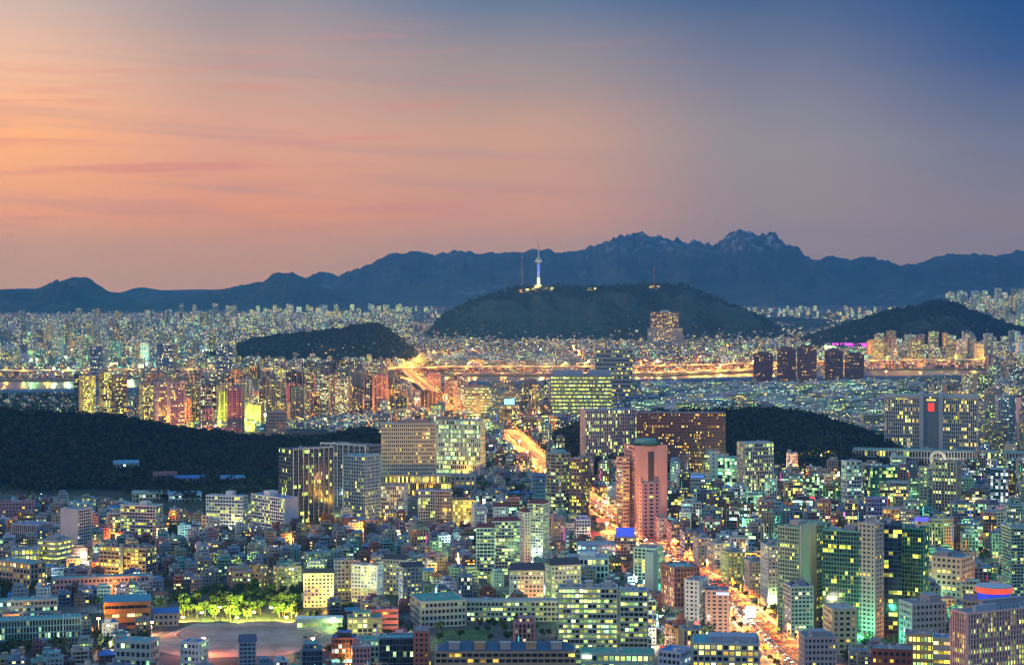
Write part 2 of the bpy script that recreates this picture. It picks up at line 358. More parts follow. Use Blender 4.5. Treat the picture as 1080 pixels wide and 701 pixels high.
def river_near(x): return np.interp(x, [p[0] for p in NB], [p[1] for p in NB])
def river_far(x): return np.interp(x, [p[0] for p in FB], [p[1] for p in FB])
BLV = resample([G(*p) for p in [(905,768),(842,702),(812,672),(778,641),(745,612),(700,580),(655,549),(622,528),(585,501),(566,484),(551,470),(540,459),(530,452)]], 12)
strip('road', offs(BLV, 14), offs(BLV, -14), -.5, .06, ASPH, kind='structure')
PAVE = m_noise('paving', (.2, .19, .18), (.26, .25, .23), .4)
strip('pavement', offs(BLV, 19), offs(BLV, 14), -.5, .2, PAVE, kind='structure'); strip('pavement', offs(BLV, -14), offs(BLV, -19), -.5, .2, PAVE, kind='structure')
mk = MB(); BR = resample(BLV, 6)
for o in (-10.8, -7.4, -4, 4, 7.4, 10.8):
    a = offs(BR, o-.12); b = offs(BR, o+.12)
    for i in range(0, len(BR)-1, 2): mk.quad((*a[i], .09), (*a[i+1], .09), (*b[i+1], .09), (*b[i], .09))
for o in (-.35, .35):
    a = offs(BR, o-.1); b = offs(BR, o+.1)
    for i in range(len(BR)-1): mk.quad((*a[i], .09), (*a[i+1], .09), (*b[i+1], .09), (*b[i], .09))
O('road_markings', mk.mesh('road_markings', WHITE), kind='structure')
# side streets crossing to the left and right of the boulevard
STREETS = [BLV]
def street(pts, w, lines=True):
    P = resample([G(*p) for p in pts], 15); STREETS.append(P)
    strip('road', offs(P, w/2), offs(P, -w/2), -.5, .03, ASPH, kind='structure'); return P
ST1 = street([(812,640),(900,612),(1000,598),(1110,590)], 16)
ST2 = street([(612,560),(560,566),(500,560),(430,552),(330,560),(180,556),(-20,560)], 12)
ST3 = street([(640,528),(720,520),(800,507),(870,505),(960,500),(1110,497)], 16)
ST4 = street([(575,490),(500,497),(420,527),(300,560)], 12)
ST5 = street([(640,668),(600,645),(520,622),(440,618),(330,612)], 9)
# ------------------------------------------------------------------ building generator
STY = dict(ribbon=(.45,.3,-.1,.3), grid=(.32,.28,.04,.5), vert=(.24,.36,.55,.4), punch=(.5,.42,.03,.28), balc=(.36,.16,-.4,1.1), curtain=(.16,.06,.06,.12), slat=(.62,.04,-.1,.5))
def shell(w, d, n, fh, bay, style, sides='fblr', base=0, per_floor=True, para=.9):
    """wall MB and list of glass MBs"""
    sp, pf, pp, ins = STY[style]; wl = MB(); hw, hd = w/2, d/2; Ht = n*fh
    nx, ny = max(1, round(w/bay)), max(1, round(d/bay)); hs = sp*fh/2
    for i in range(n+1):
        z0 = i*fh-hs if i else -1.0; z1 = i*fh+hs if i < n else Ht+para
        wl.ring(hw, hd, z0, z1, ins+.35)
    e = .03+max(0, -pp)
    for sd in sides:
        nn, L, hh, od = (nx, w, hw, hd) if sd in 'fb' else (ny, d, hd, hw)
        pw = max(.25, pf*L/nn)
        for k in range(nn+1):
            c = -hh+k*L/nn; a, b = c-pw/2, c+pw/2
            if k == 0: a, b = -hh+e, -hh+e+pw
            if k == nn: a, b = hh-e-pw, hh-e
            o = od+pp; i_ = od-ins-.1
            if sd == 'f': wl.box(a, b, -o, -i_, -.7, Ht+.25)
            elif sd == 'b': wl.box(a, b, i_, o, -.7, Ht+.25)
            elif sd == 'l': wl.box(-o, -i_, a, b, -.7, Ht+.25)
            else: wl.box(i_, o, a, b, -.7, Ht+.25)
    for sd in 'fblr':
        if sd in sides: continue
        o = .06; L = (hw if sd in 'fb' else hd)-.02
        if sd == 'f': wl.box(-L, L, -hd-o, -hd+.4, -.9, Ht+para-.1)
        elif sd == 'b': wl.box(-L, L, hd-.4, hd+o, -.9, Ht+para-.1)
        elif sd == 'l': wl.box(-hw-o, -hw+.4, -L, L, -.9, Ht+para-.1)
        else: wl.box(hw-.4, hw+o, -L, L, -.9, Ht+para-.1)
    gl = []
    if per_floor:
        for i in range(n):
            g = MB(); g.glass(hw-ins, hd-ins, i*fh+hs-.04 if i else .1, (i+1)*fh-hs+.04, nx, ny, i+.01, i+.99); gl.append(g)
    else:
        g = MB(); g.glass(hw-ins, hd-ins, .1, Ht-.1, nx, ny, 0, n); gl.append(g)
    return wl, gl
def roofdeck(w, d, H, z=.12, ins=.5): m = MB(); m.box(-w/2+ins, w/2-ins, -d/2+ins, d/2-ins, H-.1, H+z); return m
def hut(cx, cy, w, d, z, h): m = MB(); m.box(cx-w/2, cx+w/2, cy-d/2, cy+d/2, z, z+h); m.box(cx-w/2-.25, cx+w/2+.25, cy-d/2-.25, cy+d/2+.25, z+h+.01, z+h+.28); return m
def gable(w, d, z, h, ov=.6, hip=0):
    a, b = w/2+ov, d/2+ov; r = a*(1-hip)
    return MB().faces([(-a,-b,z),(a,-b,z),(a,b,z),(-a,b,z),(-r,0,z+h),(r,0,z+h)], [(0,1,5,4),(2,3,4,5),(1,2,5),(3,0,4),(3,2,1,0)])
WALLC = dict(white=(.62,.61,.58), cream=(.5,.44,.33), grey=(.3,.31,.32), brick=(.26,.1,.065), tan=(.4,.3,.2), pink=(.5,.27,.24), slate=(.17,.22,.28), brown=(.17,.1,.075), teal=(.2,.36,.36), ochre=(.46,.3,.13))
WNAME = dict(white='white', cream='cream', grey='grey', brick='red brick', tan='tan', pink='pink', slate='slate blue', brown='brown', teal='pale teal', ochre='ochre')
ROOFC = dict(green=(.07,.34,.24), grey=(.22,.23,.24), blue=(.06,.19,.42), red=(.22,.05,.035), dark=(.05,.045,.05), pale=(.42,.42,.4), teal=(.09,.36,.36))
RNAME = dict(green='green', grey='grey', blue='blue', red='dark red', dark='charcoal', pale='pale', teal='teal')
TINT = dict(y=(1,.74,.1), o=(1,.4,.05), g=(.6,1,.25), w=(1,.86,.48), t=(.2,1,.6), c=(.35,.75,1), yg=(.85,1,.07))
FOOT = []      # occupied (x,y,r) discs along footprints
OCC = []       # silhouettes already standing: (Y, px0, px1, ytop, ybase)
ANCH = []      # landmark phrase and its place
def footprint(x, y, w, d, rz, pad=3):
    c, s = math.cos(rz), math.sin(rz); st = 7
    for a in np.arange(-w/2, w/2+st, st):
        for b in np.arange(-d/2, d/2+st, st):
            a_, b_ = min(a, w/2), min(b, d/2); FOOT.append((x+c*a_-s*b_, y+s*a_+c*b_, 5+pad))
def mkparts(root, w, d, n, fh, bay, style, wall, lit, tint, roof, sides='fblr', pf=True, tops=(), base=None, para=.9, tank=None, wn='wall'):
    wl, gl = shell(w, d, n, fh, bay, style, sides, per_floor=pf, para=para)
    child('wall', (wl, PAINT), root, WALLC.get(wall, wall) if isinstance(wall, str) else wall)
    nm = 'window_band' if pf else 'glazing'
    for g in gl:
        l = min(.97, max(0, lit+random.uniform(-.12, .12))) if pf else lit
        child(nm, (g, GLASS), root, tint+(l,))
    child('roof', (roofdeck(w, d, n*fh), PAINT), root, ROOFC[roof] if isinstance(roof, str) else roof)
    for (fx, fy, tw, td, h, c) in tops:
        child('rooftop_room', (hut(fx*w, fy*d, tw*w, td*d, n*fh+.1, h), PAINT), root, WALLC.get(c, c) if isinstance(c, str) else c)
    if w > 9 and para > .5:
        rr_ = random.Random(int(w*977+n)); z = n*fh+.1
        for _ in range(min(9, 2+int(w/6))):
            a, b = rr_.uniform(-.42, .42)*w, rr_.uniform(-.4, .4)*d; s_ = rr_.uniform(.7, 1.5)
            child('air_conditioner', (MB().box(a-s_, a+s_, b-s_*.6, b+s_*.6, z, z+rr_.uniform(1, 2.1)), PAINT), root, rr_.choice([(.5,.5,.5), (.35,.4,.42), (.55,.55,.5)]))
        a = rr_.uniform(-.3, .3)*w; child('aerial', (MB().cyl(a, 0, .12, .05, z, z+rr_.uniform(4, 7), 6).box(a-1, a+1, -.06, .06, z+3, z+3.12), PAINT), root, (.4,.4,.4))
def hero(name, label, cat, x0, x1, yt, yb, side=0, dep=20, n=None, fh=3.3, bay=3.5, style='punch', wall='cream', lit=.3, tint='y', roof='grey', sides='fblr', pf=True, tops=(), anchor=None, group=None, gzv=0, para=.9, th=None, extra=None):
    Y = F*(CAMZ-gzv)/(yb-HY); sc = Y/F; nx = x0+side if side > 0 else (x1+side if side < 0 else (x0+x1)/2)
    P = Vector(((nx-540)*sc, Y)); al = math.atan2(P.x, P.y)
    if side: te = math.asin(min(.85, abs(side)*sc/dep)) if th is None else math.radians(th); dep = abs(side)*sc/math.sin(te); te *= 1 if side > 0 else -1
    else: te = 0
    rz = te-al; wf = (x1-x0-abs(side))*sc/math.cos(te)
    c, s = math.cos(rz), math.sin(rz)
    lx = wf/2*(1 if side > 0 else -1 if side < 0 else 0); ly = dep/2
    cx, cy_ = P.x+c*lx-s*ly, P.y+s*lx+c*ly
    H = (yb-yt)*sc; n = n or max(2, round(H/fh)); fh = (H-para)/n
    r = O(name, None, loc=(cx, cy_, gzv), rz=rz, label=label, cat=cat, group=group)
    mkparts(r, wf, dep, n, fh, bay, style, wall, lit, TINT[tint], roof, sides, pf, tops, para=para)
    footprint(cx, cy_, wf, dep, rz); OCC.append((Y, x0, x1, yt, yb))
    ANCH.append((anchor or None, (x0+x1)/2, (yt+yb)/2, yb, (x1-x0)/2))
    if extra: extra(r, wf, dep, n*fh)
    return r, wf, dep, n*fh
def xtank(col, fx=.3, fy=0):
    def f(r, w, d, H): child('water_tank', (MB().cyl(fx*w, fy*d, 1.3, 1.3, H+.12, H+2.8), PAINT), r, col)
    return f
def xgable(col, h=4, hip=.1, dz=.9):
    def f(r, w, d, H): child('pitched_roof', (gable(w, d, H+dz+.02, h, .7, hip), PAINT), r, col)
    return f
def xsign(u0, u1, z0, z1, col, st=.2, side='f', label=None):
    def f(r, w, d, H):
        m = MB(); o = d/2 if side == 'f' else w/2
        if side == 'f': m.box(u0*w/2, u1*w/2, -o-1.3, -o-.9, H+z0, H+z1)
        else: m.box(-o-1.3, -o-.9, u0*d/2, u1*d/2, H+z0, H+z1)
        s = child('sign', (m, LAMP), r, tuple(col)+(st,))
        if label: s['label'] = label
    return f
def both(*fs):
    def f(*a):
        for g in fs: g(*a)
    return f
# ------------------------------------------------------------------ named buildings, nearest first
OB, AP, HB, SB = 'office building', 'apartment building', 'house', 'school building'
# bottom right pink office with rooftop signs
def pink_roof(r, w, d, H):
    child('rooftop_screen', (MB().box(-w*.36, -w*.1, -d*.3, -d*.12, H+.1, H+4), PAINT), r, (.35,.4,.45))
    for i in range(7): child('cooling_unit', (MB().box(-w*.1+i*3.2, -w*.1+i*3.2+2.4, -d*.3, -d*.22, H+.1, H+3), PAINT), r, (.3,.36,.42))
    child('machine_room', (hut(w*.05, d*.2, w*.5, d*.3, H+.1, 5), PAINT), r, (.3,.3,.33))
hero('office_building', 'large pink stone office block with tall window slots, cut by the bottom right corner', OB, 1003, 1106, 646, 792, side=17, dep=42, n=27, bay=2.1, style='vert', wall=(.85,.5,.4), lit=.4, tint='g', roof='grey', extra=pink_roof, anchor='the large pink corner office', th=40)
def drum(r, w, d, H):
    m = MB(); m.cyl(0, 0, 11, 11, H+.1, H+5.5, 28); child('blue_sign_band', (m, LAMP), r, (.02,.07,.9,.09))
    m = MB(); m.cyl(0, 0, 13, 13, H+5.6, H+9.5, 28); child('red_sign_band', (m, LAMP), r, (1,.08,.03,.13))
    m = MB(); m.cyl(0, 0, 13.3, 13.3, H+9.6, H+10.1, 28); child('helipad', (m, PAINT), r, (.5,.5,.5))
    m = MB()
    for k in range(14): a = k*math.tau/14; m.box(13.1*math.cos(a)-.25, 13.1*math.cos(a)+.25, 13.1*math.sin(a)-.25, 13.1*math.sin(a)+.25, H+5.6, H+9.6)
    child('fin', (m, PAINT), r, (.7,.7,.7))
hero('office_building', 'tan office topped by a round red and blue lit drum sign', OB, 1016, 1080, 634, 700, side=0, dep=30, bay=3, style='ribbon', wall='tan', lit=.4, tint='o', extra=drum, anchor='the round red and blue rooftop drum')
# green glass towers
def crown(col): 
    return lambda r, w, d, H: child('roof_frame', (MB().box(-w*.3,-w*.27,-1,1,H,H+6).box(w*.27,w*.3,-1,1,H,H+6).box(-w*.3,w*.3,-1,1,H+5.4,H+6.01), PAINT), r, col)
hero('apartment_tower', 'leftmost green glass apartment tower with a broad cream concrete bay', AP, 820, 877, 556, 668, side=23, dep=20, n=26, bay=2.3, style='grid', wall=(.27,.4,.29), lit=.24, tint='yg', roof='green', tops=((-.2,0,.25,.4,4,'cream'),), extra=lambda r,w,d,H: child('concrete_bay', (MB().box(-w/2+.6,-w/2+w*.5,-d/2-.9,-d/2-.12,-1,H+3).box(w/2-1.2,w/2-.1,-d/2-.9,-d/2-.12,-1,H+1.5), PAINT), r, (.56,.49,.36)), anchor='the leftmost green glass tower')
hero('apartment_tower', 'middle green glass apartment tower with scattered yellow lit windows', AP, 868, 912, 560, 672, side=-6, dep=17, n=24, bay=2.2, style='curtain', wall=(.14,.38,.25), lit=.24, tint='yg', roof='green', sides='fblr', tops=((.2,0,.3,.4,3.5,'grey'),))
hero('apartment_tower', 'slim pale concrete stair tower wedged between green glass towers', AP, 905, 932, 552, 674, side=-9, dep=14, n=26, bay=4, style='punch', wall=(.47,.42,.34), lit=.14, tint='o', roof='pale', extra=crown((.7,.68,.6)), anchor='the slim pale stair tower')
hero('apartment_tower', 'dark navy glass apartment tower with stacked bright yellow windows', AP, 928, 951, 552, 668, side=0, dep=18, n=25, bay=3.5, style='curtain', wall=(.06,.1,.2), lit=.3, tint='yg', roof='dark')
hero('apartment_tower', 'rightmost emerald glass apartment tower with brown edge strip', AP, 946, 980, 557, 664, side=-6, dep=18, n=24, bay=2.2, style='curtain', wall=(.08,.4,.26), lit=.22, tint='yg', roof='brown' if 'brown' in ROOFC else 'dark', anchor='the rightmost emerald glass tower')
hero('office_building', 'beige square block with few windows right of the green glass towers', OB, 983, 1028, 588, 642, side=-14, dep=30, n=9, bay=4.5, style='punch', wall=(.48,.42,.36), lit=.3, tint='y', tops=((-.25,0,.4,.6,3,'grey'),), anchor='the beige square block')
hero('apartment_tower', 'tall pale green ribbed apartment tower at the right edge', AP, 1056, 1096, 556, 660, side=10, dep=22, n=30, bay=2.6, style='balc', wall=(.42,.52,.4), lit=.3, tint='g')
hero('office_building', 'grey beige twin bay office in front of the green glass towers', OB, 948, 997, 636, 690, side=14, dep=20, n=8, bay=3.6, style='punch', wall=(.42,.42,.42), lit=.12, tint='w', tops=((.25,0,.35,.7,5,'grey'),))
hero('shop_building', 'low shop building glowing yellow green on every floor', 'shop building', 955, 990, 668, 705, side=0, dep=18, n=4, bay=2.5, style='ribbon', wall='tan', lit=.9, tint='yg')
hero('shop_building', 'small block with orange lit floors under a blue roof edge', 'shop building', 984, 1012, 672, 712, side=0, dep=16, n=4, bay=4, style='slat', wall='cream', lit=.8, tint='o', roof='blue')
hero('office_building', 'round fronted red brick block at the bottom edge', OB, 919, 962, 684, 730, side=0, dep=20, n=6, bay=4, style='punch', wall=(.34,.09,.05), lit=.25, tint='o')
hero('office_building', 'pinkish grey office with square windows at the bottom edge', OB, 842, 882, 671, 740, side=6, dep=20, n=11, bay=2.6, style='punch', wall=(.45,.36,.34), lit=.15, tint='y', roof='grey', tops=((0,0,.5,.5,3,'grey'),), anchor='the pinkish grey office')
hero('shop_building', 'cream building with curved sunlit wall beside the boulevard', 'shop building', 868, 904, 642, 690, side=10, dep=24, n=8, bay=5, style='punch', wall=(.55,.43,.27), lit=.2, tint='o', roof='pale')
# boulevard right side row
row = [(826,858,618,672,(.42,.36,.34),'blue'),(802,826,575,640,(.42,.4,.4),'green'),(785,803,592,626,(.55,.3,.27),'teal'),(760,784,582,616,(.62,.45,.2),'grey'),(745,766,573,604,(.58,.38,.32),'grey'),(731,750,567,596,(.5,.33,.3),'grey'),(717,734,561,587,(.5,.3,.26),'dark'),(703,720,552,577,(.42,.18,.14),'red'),(690,704,546,568,(.55,.36,.3),'grey')]
nm_ = ['white grey shop block with blue deck where the boulevard meets the bottom right','tall grey office with a green roof right of the boulevard','pink office with teal roof beside the bright white sign','amber lit cream office with a grey roof by the boulevard','peach office with bright floors on the boulevard','dusty rose block with flat roof along the boulevard','salmon block between rose and dark red boulevard blocks','dark red brick block along the upper boulevard','pale peach block below the pink stepped tower']
for (a,b,yt,yb,c,rf), l in zip(row, nm_):
    hero('office_building', l, OB, a, b, yt, yb, side=8 if b-a > 20 else 5, dep=22, bay=3, style=random.choice(['punch','ribbon']), wall=c, lit=.35, tint=random.choice('yow'), roof=rf, tops=((.1,.1,.35,.4,3,'grey'),))
# boulevard left side
hero('office_building', 'salmon pink slab office with blue lit sign on its top edge', OB, 744, 769, 622, 668, side=0, dep=20, n=11, bay=5, style='punch', wall=(.52,.27,.22), lit=.05, tint='y', roof='grey', extra=xsign(-.1,.95,-2.4,-.6,(.4,.5,1),.25), anchor='the salmon slab office')
hero('office_building', 'white office with a grey right side behind the brick church', OB, 722, 748, 612, 668, side=-11, dep=22, n=12, bay=4.5, style='punch', wall=(.52,.52,.53), lit=.1, tint='w')
hero('office_building', 'maroon brick block with teal roof panels left of the boulevard', OB, 697, 738, 598, 640, side=14, dep=26, n=8, bay=3, style='grid', wall=(.24,.1,.09), lit=.2, tint='w', roof='teal', anchor='the maroon brick block')
hero('office_building', 'slim plain teal grey tower with blank walls', OB, 680, 694, 582, 626, side=-5, dep=12, n=12, bay=6, style='punch', wall=(.33,.43,.42), lit=.08, tint='w', sides='b', anchor='the slim teal tower')
hero('office_building', 'cream corner office with wide upper windows behind the slim teal tower', OB, 668, 700, 578, 612, side=-10, dep=24, bay=4, style='grid', wall=(.5,.47,.33), lit=.3, tint='y')
hero('office_building', 'office with large cobalt blue rooftop billboard near the boulevard', OB, 648, 671, 566, 590, side=0, dep=18, bay=3, style='grid', wall='grey', lit=.4, tint='w', extra=lambda r,w,d,H: child('billboard', (MB().box(-w*.42,w*.42,-d*.4,-d*.36,H+1,H+10), LAMP), r, (.03,.12,1,.09)), anchor='the cobalt blue billboard')
hero('office_building', 'low hall with violet lit facade near the red road bend', OB, 608, 650, 574, 592, side=0, dep=26, n=3, bay=5, style='ribbon', wall=(.33,.33,.5), lit=.8, tint='c', roof='pale')
hero('office_building', 'white arcaded civic block with stepped roof', OB, 598, 642, 588, 610, side=0, dep=25, n=3, bay=4, style='grid', wall='white', lit=.5, tint='g', roof='pale', tops=((0,0,.4,.5,4,'white'),))
hero('shop_building', 'wide curved frontage shop block with lit ground floor at the bottom', 'shop building', 730, 801, 678, 722, side=0, dep=32, n=7, bay=4, style='grid', wall=(.5,.46,.36), lit=.5, tint='y', roof='teal', tops=((.1,0,.7,.5,3.5,(.3,.33,.4)),), anchor='the wide curved shop block')
def church(r, w, d, H):
    child('spire', (gable(w*.3, d*.6, H+.9, 9, .2, .5), PAINT), r, (.36,.1,.05))
    child('gable_roof', (gable(w*.5, d*.8, H+.95, 4, .2, .1), PAINT), r, (.3,.09,.05))
hero('brick_church', 'red brick church with steep gables left of the boulevard', 'church', 701, 736, 662, 692, side=12, dep=24, n=4, bay=4.5, style='punch', wall=(.4,.11,.055), lit=.08, tint='o', roof='red', extra=church, anchor='the red brick church')
hero('office_building', 'pale blue metal roofed office left of the church at the bottom', OB, 694, 730, 687, 730, side=-12, dep=20, n=6, bay=3, style='ribbon', wall=(.36,.45,.52), lit=.2, tint='c', roof='blue')
hero('shop_building', 'low green lit building with a white glowing sign at the bottom', 'shop building', 612, 690, 688, 716, side=0, dep=20, n=3, bay=4, style='ribbon', wall=(.35,.5,.4), lit=.85, tint='g', roof='green', extra=xsign(-.95,-.7,-3,-.6,(.75,1,.8),.3))
# centre bottom
def creamtop(r, w, d, H):
    for k in (-.3, .02, .33): child('roof_room', (hut(k*w, 0, w*.12, d*.5, H+.1, 4), PAINT), r, (.5,.47,.4))
hero('apartment_building', 'wide cream apartment slab with green lit windows, left section', AP, 588, 652, 619, 700, side=0, dep=16, n=15, bay=3.1, style='balc', wall=(.5,.52,.42), lit=.62, tint='g', roof='grey', extra=creamtop, anchor='the wide cream apartment slab')
hero('apartment_building', 'right section of the wide cream apartment slab, slightly lower', AP, 653, 684, 622, 699, side=0, dep=15, n=14, bay=3.3, style='balc', wall=(.52,.5,.42), lit=.5, tint='g', roof='blue')
def terrace(r, w, d, H):
    child('hipped_roof', (gable(w*.96, d, H+.92, 4, .3, .12), PAINT), r, (.05,.1,.16))
    for k in range(5): child('dormer', (hut(-.36*w+k*.18*w, -d*.28, w*.075, d*.3, H+.9, 4.6), PAINT), r, (.5,.3,.16) if k % 2 else (.42,.36,.33))
hero('apartment_building', 'long ochre terrace with slate blue roof at the bottom centre', AP, 458, 608, 686, 742, side=0, dep=22, n=9, bay=4.2, style='balc', wall=(.46,.33,.19), lit=.18, tint='o', roof='blue', extra=terrace, anchor='the long ochre terrace')
hero('apartment_building', 'terracotta end block left of the ochre terrace', AP, 436, 453, 665, 720, side=0, dep=22, n=10, bay=4, style='punch', wall=(.5,.16,.09), lit=.1, tint='o')
hero('school_building', 'long L shaped school wing with roof floodlights behind the courtyard', SB, 488, 590, 633, 655, side=0, dep=14, n=4, bay=3.2, style='ribbon', wall=(.5,.52,.42), lit=.35, tint='g', roof='pale', anchor='the school wing')
hero('school_building', 'school side wing angled away along the courtyard', SB, 432, 492, 634, 662, side=12, dep=40, n=4, bay=3.2, style='ribbon', wall=(.42,.48,.4), lit=.2, tint='g', roof='green', anchor='the school side wing')
hero('apartment_building', 'white gabled apartment block with dark roof, left of its twin', AP, 537, 574, 601, 643, side=0, dep=16, n=9, bay=3.4, style='punch', wall=(.56,.53,.5), lit=.5, tint='g', extra=xgable((.06,.05,.055), 5), anchor='the white gabled apartments')
hero('apartment_building', 'white gabled apartment block with dark roof, right of its twin', AP, 575, 613, 596, 640, side=6, dep=16, n=9, bay=3.4, style='punch', wall=(.56,.53,.5), lit=.5, tint='yg', extra=xgable((.06,.05,.055), 5))
# white towers with red caps
def cap(r, w, d, H): child('red_tile_cap', (gable(w, d, H+.92, 3.2, .5, .3), PAINT), r, (.2,.03,.025))
hero('apartment_tower', 'short outer wing of the white red capped apartment towers', AP, 502, 522, 556, 610, side=0, dep=14, n=14, bay=3.4, style='balc', wall=(.58,.6,.55), lit=.4, tint='g', extra=cap)
hero('apartment_tower', 'white red capped apartment tower with bright green windows, middle one', AP, 519, 549, 549, 606, side=0, dep=14, n=16, bay=3.1, style='balc', wall=(.6,.6,.54), lit=.55, tint='g', extra=cap, anchor='the white red capped towers')
hero('apartment_tower', 'blank sided white apartment slab between the red capped towers', AP, 546, 560, 540, 598, side=7, dep=16, n=17, bay=4, style='punch', wall=(.62,.64,.6), lit=.2, tint='g', extra=cap)
hero('apartment_tower', 'tallest white red capped apartment tower, at the back right', AP, 556, 580, 531, 590, side=-7, dep=18, n=19, bay=3, style='balc', wall=(.58,.58,.5), lit=.45, tint='g', extra=cap)
hero('apartment_tower', 'slim white apartment tower with blue grey cap behind the red capped ones', AP, 520, 536, 534, 590, side=0, dep=14, n=17, bay=3, style='punch', wall=(.5,.55,.6), lit=.3, tint='c', extra=cap)
# left foreground
hero('apartment_building', 'white apartment tower with windowless left half near the forest edge', AP, 64, 97, 537, 582, side=18, dep=24, n=13, bay=2.8, style='balc', wall=(.56,.53,.52), lit=.1, tint='c', sides='fb', extra=xtank((.3,.42,.5)), anchor='the white half windowless tower')
hero('apartment_building', 'white stepped apartments with yellow windows below the forest edge', AP, 127, 172, 533, 568, side=-8, dep=18, n=10, bay=3.5, style='balc', wall=(.58,.58,.55), lit=.45, tint='yg', roof='green', tops=((.1,0,.2,.6,4,'white'),), anchor='the white stepped apartments')
hero('apartment_building', 'lower left annex of the white stepped apartments', AP, 113, 130, 541, 566, side=0, dep=14, n=8, bay=3, style='balc', wall=(.52,.46,.44), lit=.5, tint='yg', roof='green')
hero('apartment_building', 'long blue white apartment slab with twin roof towers, left one', AP, 217, 262, 523, 560, side=-6, dep=15, n=10, bay=3.4, style='balc', wall=(.48,.54,.58), lit=.4, tint='yg', roof='blue', tops=((.1,0,.18,.6,5,'white'),), anchor='the blue white apartment slab')
hero('apartment_building', 'right hand blue white apartment slab with blank end wall', AP, 264, 314, 525, 562, side=-14, dep=18, n=10, bay=3.4, style='balc', wall=(.5,.52,.58), lit=.35, tint='yg', roof='blue', tops=((-.1,0,.18,.6,5,'white'),), sides='fb')
hero('apartment_building', 'broad brown apartment block with yellow windows and blue stair strip', AP, 105, 166, 578, 612, side=-12, dep=20, n=8, bay=4, style='balc', wall=(.3,.24,.2), lit=.4, tint='yg', roof='dark', extra=lambda r,w,d,H: child('stair_strip', (MB().box(-1.6,1.6,-d/2-1.6,-d/2-.2,0,H+3), PAINT), r, (.1,.16,.26)), anchor='the broad brown apartments')
hero('office_building', 'banded office glowing yellow green with open corner terrace', OB, 40, 78, 570, 602, side=-18, dep=26, n=6, bay=3, style='slat', wall=(.42,.38,.32), lit=.75, tint='yg', roof='grey', tops=((0,0,.5,.5,3,'grey'),), anchor='the banded yellow green office')
hero('office_building', 'low glowing wing attached left of the banded office', OB, 12, 42, 578, 604, side=0, dep=16, n=4, bay=3.5, style='grid', wall=(.3,.32,.32), lit=.7, tint='yg', roof='grey')
hero('office_building', 'cream arcade fronted hall with blue roof near the left edge', OB, 13, 55, 553, 570, side=-15, dep=26, n=2, bay=2.6, style='vert', wall=(.55,.44,.4), lit=.2, tint='o', roof='blue', anchor='the cream arcaded hall')
hero('apartment_building', 'pink edged low block at the left edge before the forest', AP, 0, 36, 529, 548, side=0, dep=20, n=5, bay=3.5, style='punch', wall=(.5,.26,.27), lit=.1, tint='o', roof='red')
hero('apartment_building', 'beige flat block with orange lit rooms by the left edge', AP, -4, 48, 594, 622, side=-16, dep=18, n=5, bay=4.5, style='grid', wall=(.42,.36,.27), lit=.5, tint='o', roof='teal')
# school with field
def fins(r, w, d, H): child('floodlight_mast', (MB().cyl(w*.3, -d/2-2, .25, .2, -1, H+4, 8), PAINT), r, (.5,.5,.5))
hero('school_building', 'nearer long teal school building with arcade windows, bottom left', SB, -6, 84, 652, 680, side=0, dep=16, n=4, bay=2.2, style='vert', wall=(.2,.42,.4), lit=.12, tint='t', roof='teal', extra=fins, anchor='the nearer teal school')
hero('school_building', 'farther teal roofed school building behind the nearer one', SB, -8, 60, 632, 658, side=0, dep=14, n=4, bay=3, style='ribbon', wall=(.24,.4,.4), lit=.2, tint='t', roof='teal')
hero('school_building', 'long beige teal roofed school classroom row near the gymnasium', SB, 56, 160, 608, 626, side=0, dep=14, n=3, bay=3.5, style='punch', wall=(.33,.33,.32), lit=.2, tint='t', roof='teal')
def gymroof(r, w, d, H): child('metal_roof', (gable(w, d, H+.92, 3.5, 1, .03), PAINT), r, (.07,.27,.33))
hero('school_gymnasium', 'orange walled school gymnasium with teal metal roof', 'gymnasium', 110, 158, 634, 662, side=0, dep=26, n=3, bay=6, style='slat', wall=(.6,.24,.06), lit=.3, tint='o', extra=gymroof, anchor='the orange gymnasium')  # the orange light on the gymnasium is put into its wall colour
hero('school_hall', 'small hall with a bright blue sloped roof beside the sports field', 'hall', 162, 188, 646, 660, side=0, dep=16, n=2, bay=4, style='punch', wall=(.45,.4,.35), lit=.3, tint='y', roof='blue', extra=lambda r,w,d,H: child('metal_roof', (gable(w, d, H+.92, 3, .8, .05), PAINT), r, (.05,.15,.4)))
hero('school_stand', 'long low pavilion with glowing white green awning by the sports field', 'pavilion', 313, 361, 652, 664, side=0, dep=9, n=1, bay=4, style='slat', wall=(.6,.65,.5), lit=.95, tint='g', roof='pale', extra=lambda r,w,d,H: child('awning', (gable(w, d, H+.95, 1.6, 1, .05), PAINT), r, (.7,.72,.6)), anchor='the glowing awning pavilion')
hero('office_building', 'white villa block with stair tower at the bottom edge below the field', 'apartment building', 190, 220, 677, 712, side=-10, dep=14, n=5, bay=3.2, style='punch', wall=(.55,.58,.58), lit=.3, tint='t', roof='blue')
hero('office_building', 'teal fronted white office left of the sports field bottom edge', OB, 122, 168, 676, 712, side=-9, dep=16, n=4, bay=4, style='ribbon', wall=(.3,.42,.4), lit=.3, tint='t', roof='teal')
hero('office_building', 'slate blue tower block standing below the sports field', OB, 252, 270, 676, 712, side=0, dep=12, n=8, bay=3, style='ribbon', wall=(.25,.33,.42), lit=.1, tint='c', roof='blue', extra=xgable((.07,.09,.14), 4))
hero('office_building', 'green windowed corner office left of the ochre terrace', OB, 376, 400, 674, 710, side=0, dep=16, n=6, bay=3, style='grid', wall=(.36,.5,.44), lit=.5, tint='t', roof='green')
hero('office_building', 'dark teal glazed office beside the green windowed corner office', OB, 400, 436, 672, 712, side=0, dep=16, n=6, bay=2.4, style='curtain', wall=(.1,.2,.22), lit=.3, tint='t', roof='teal')
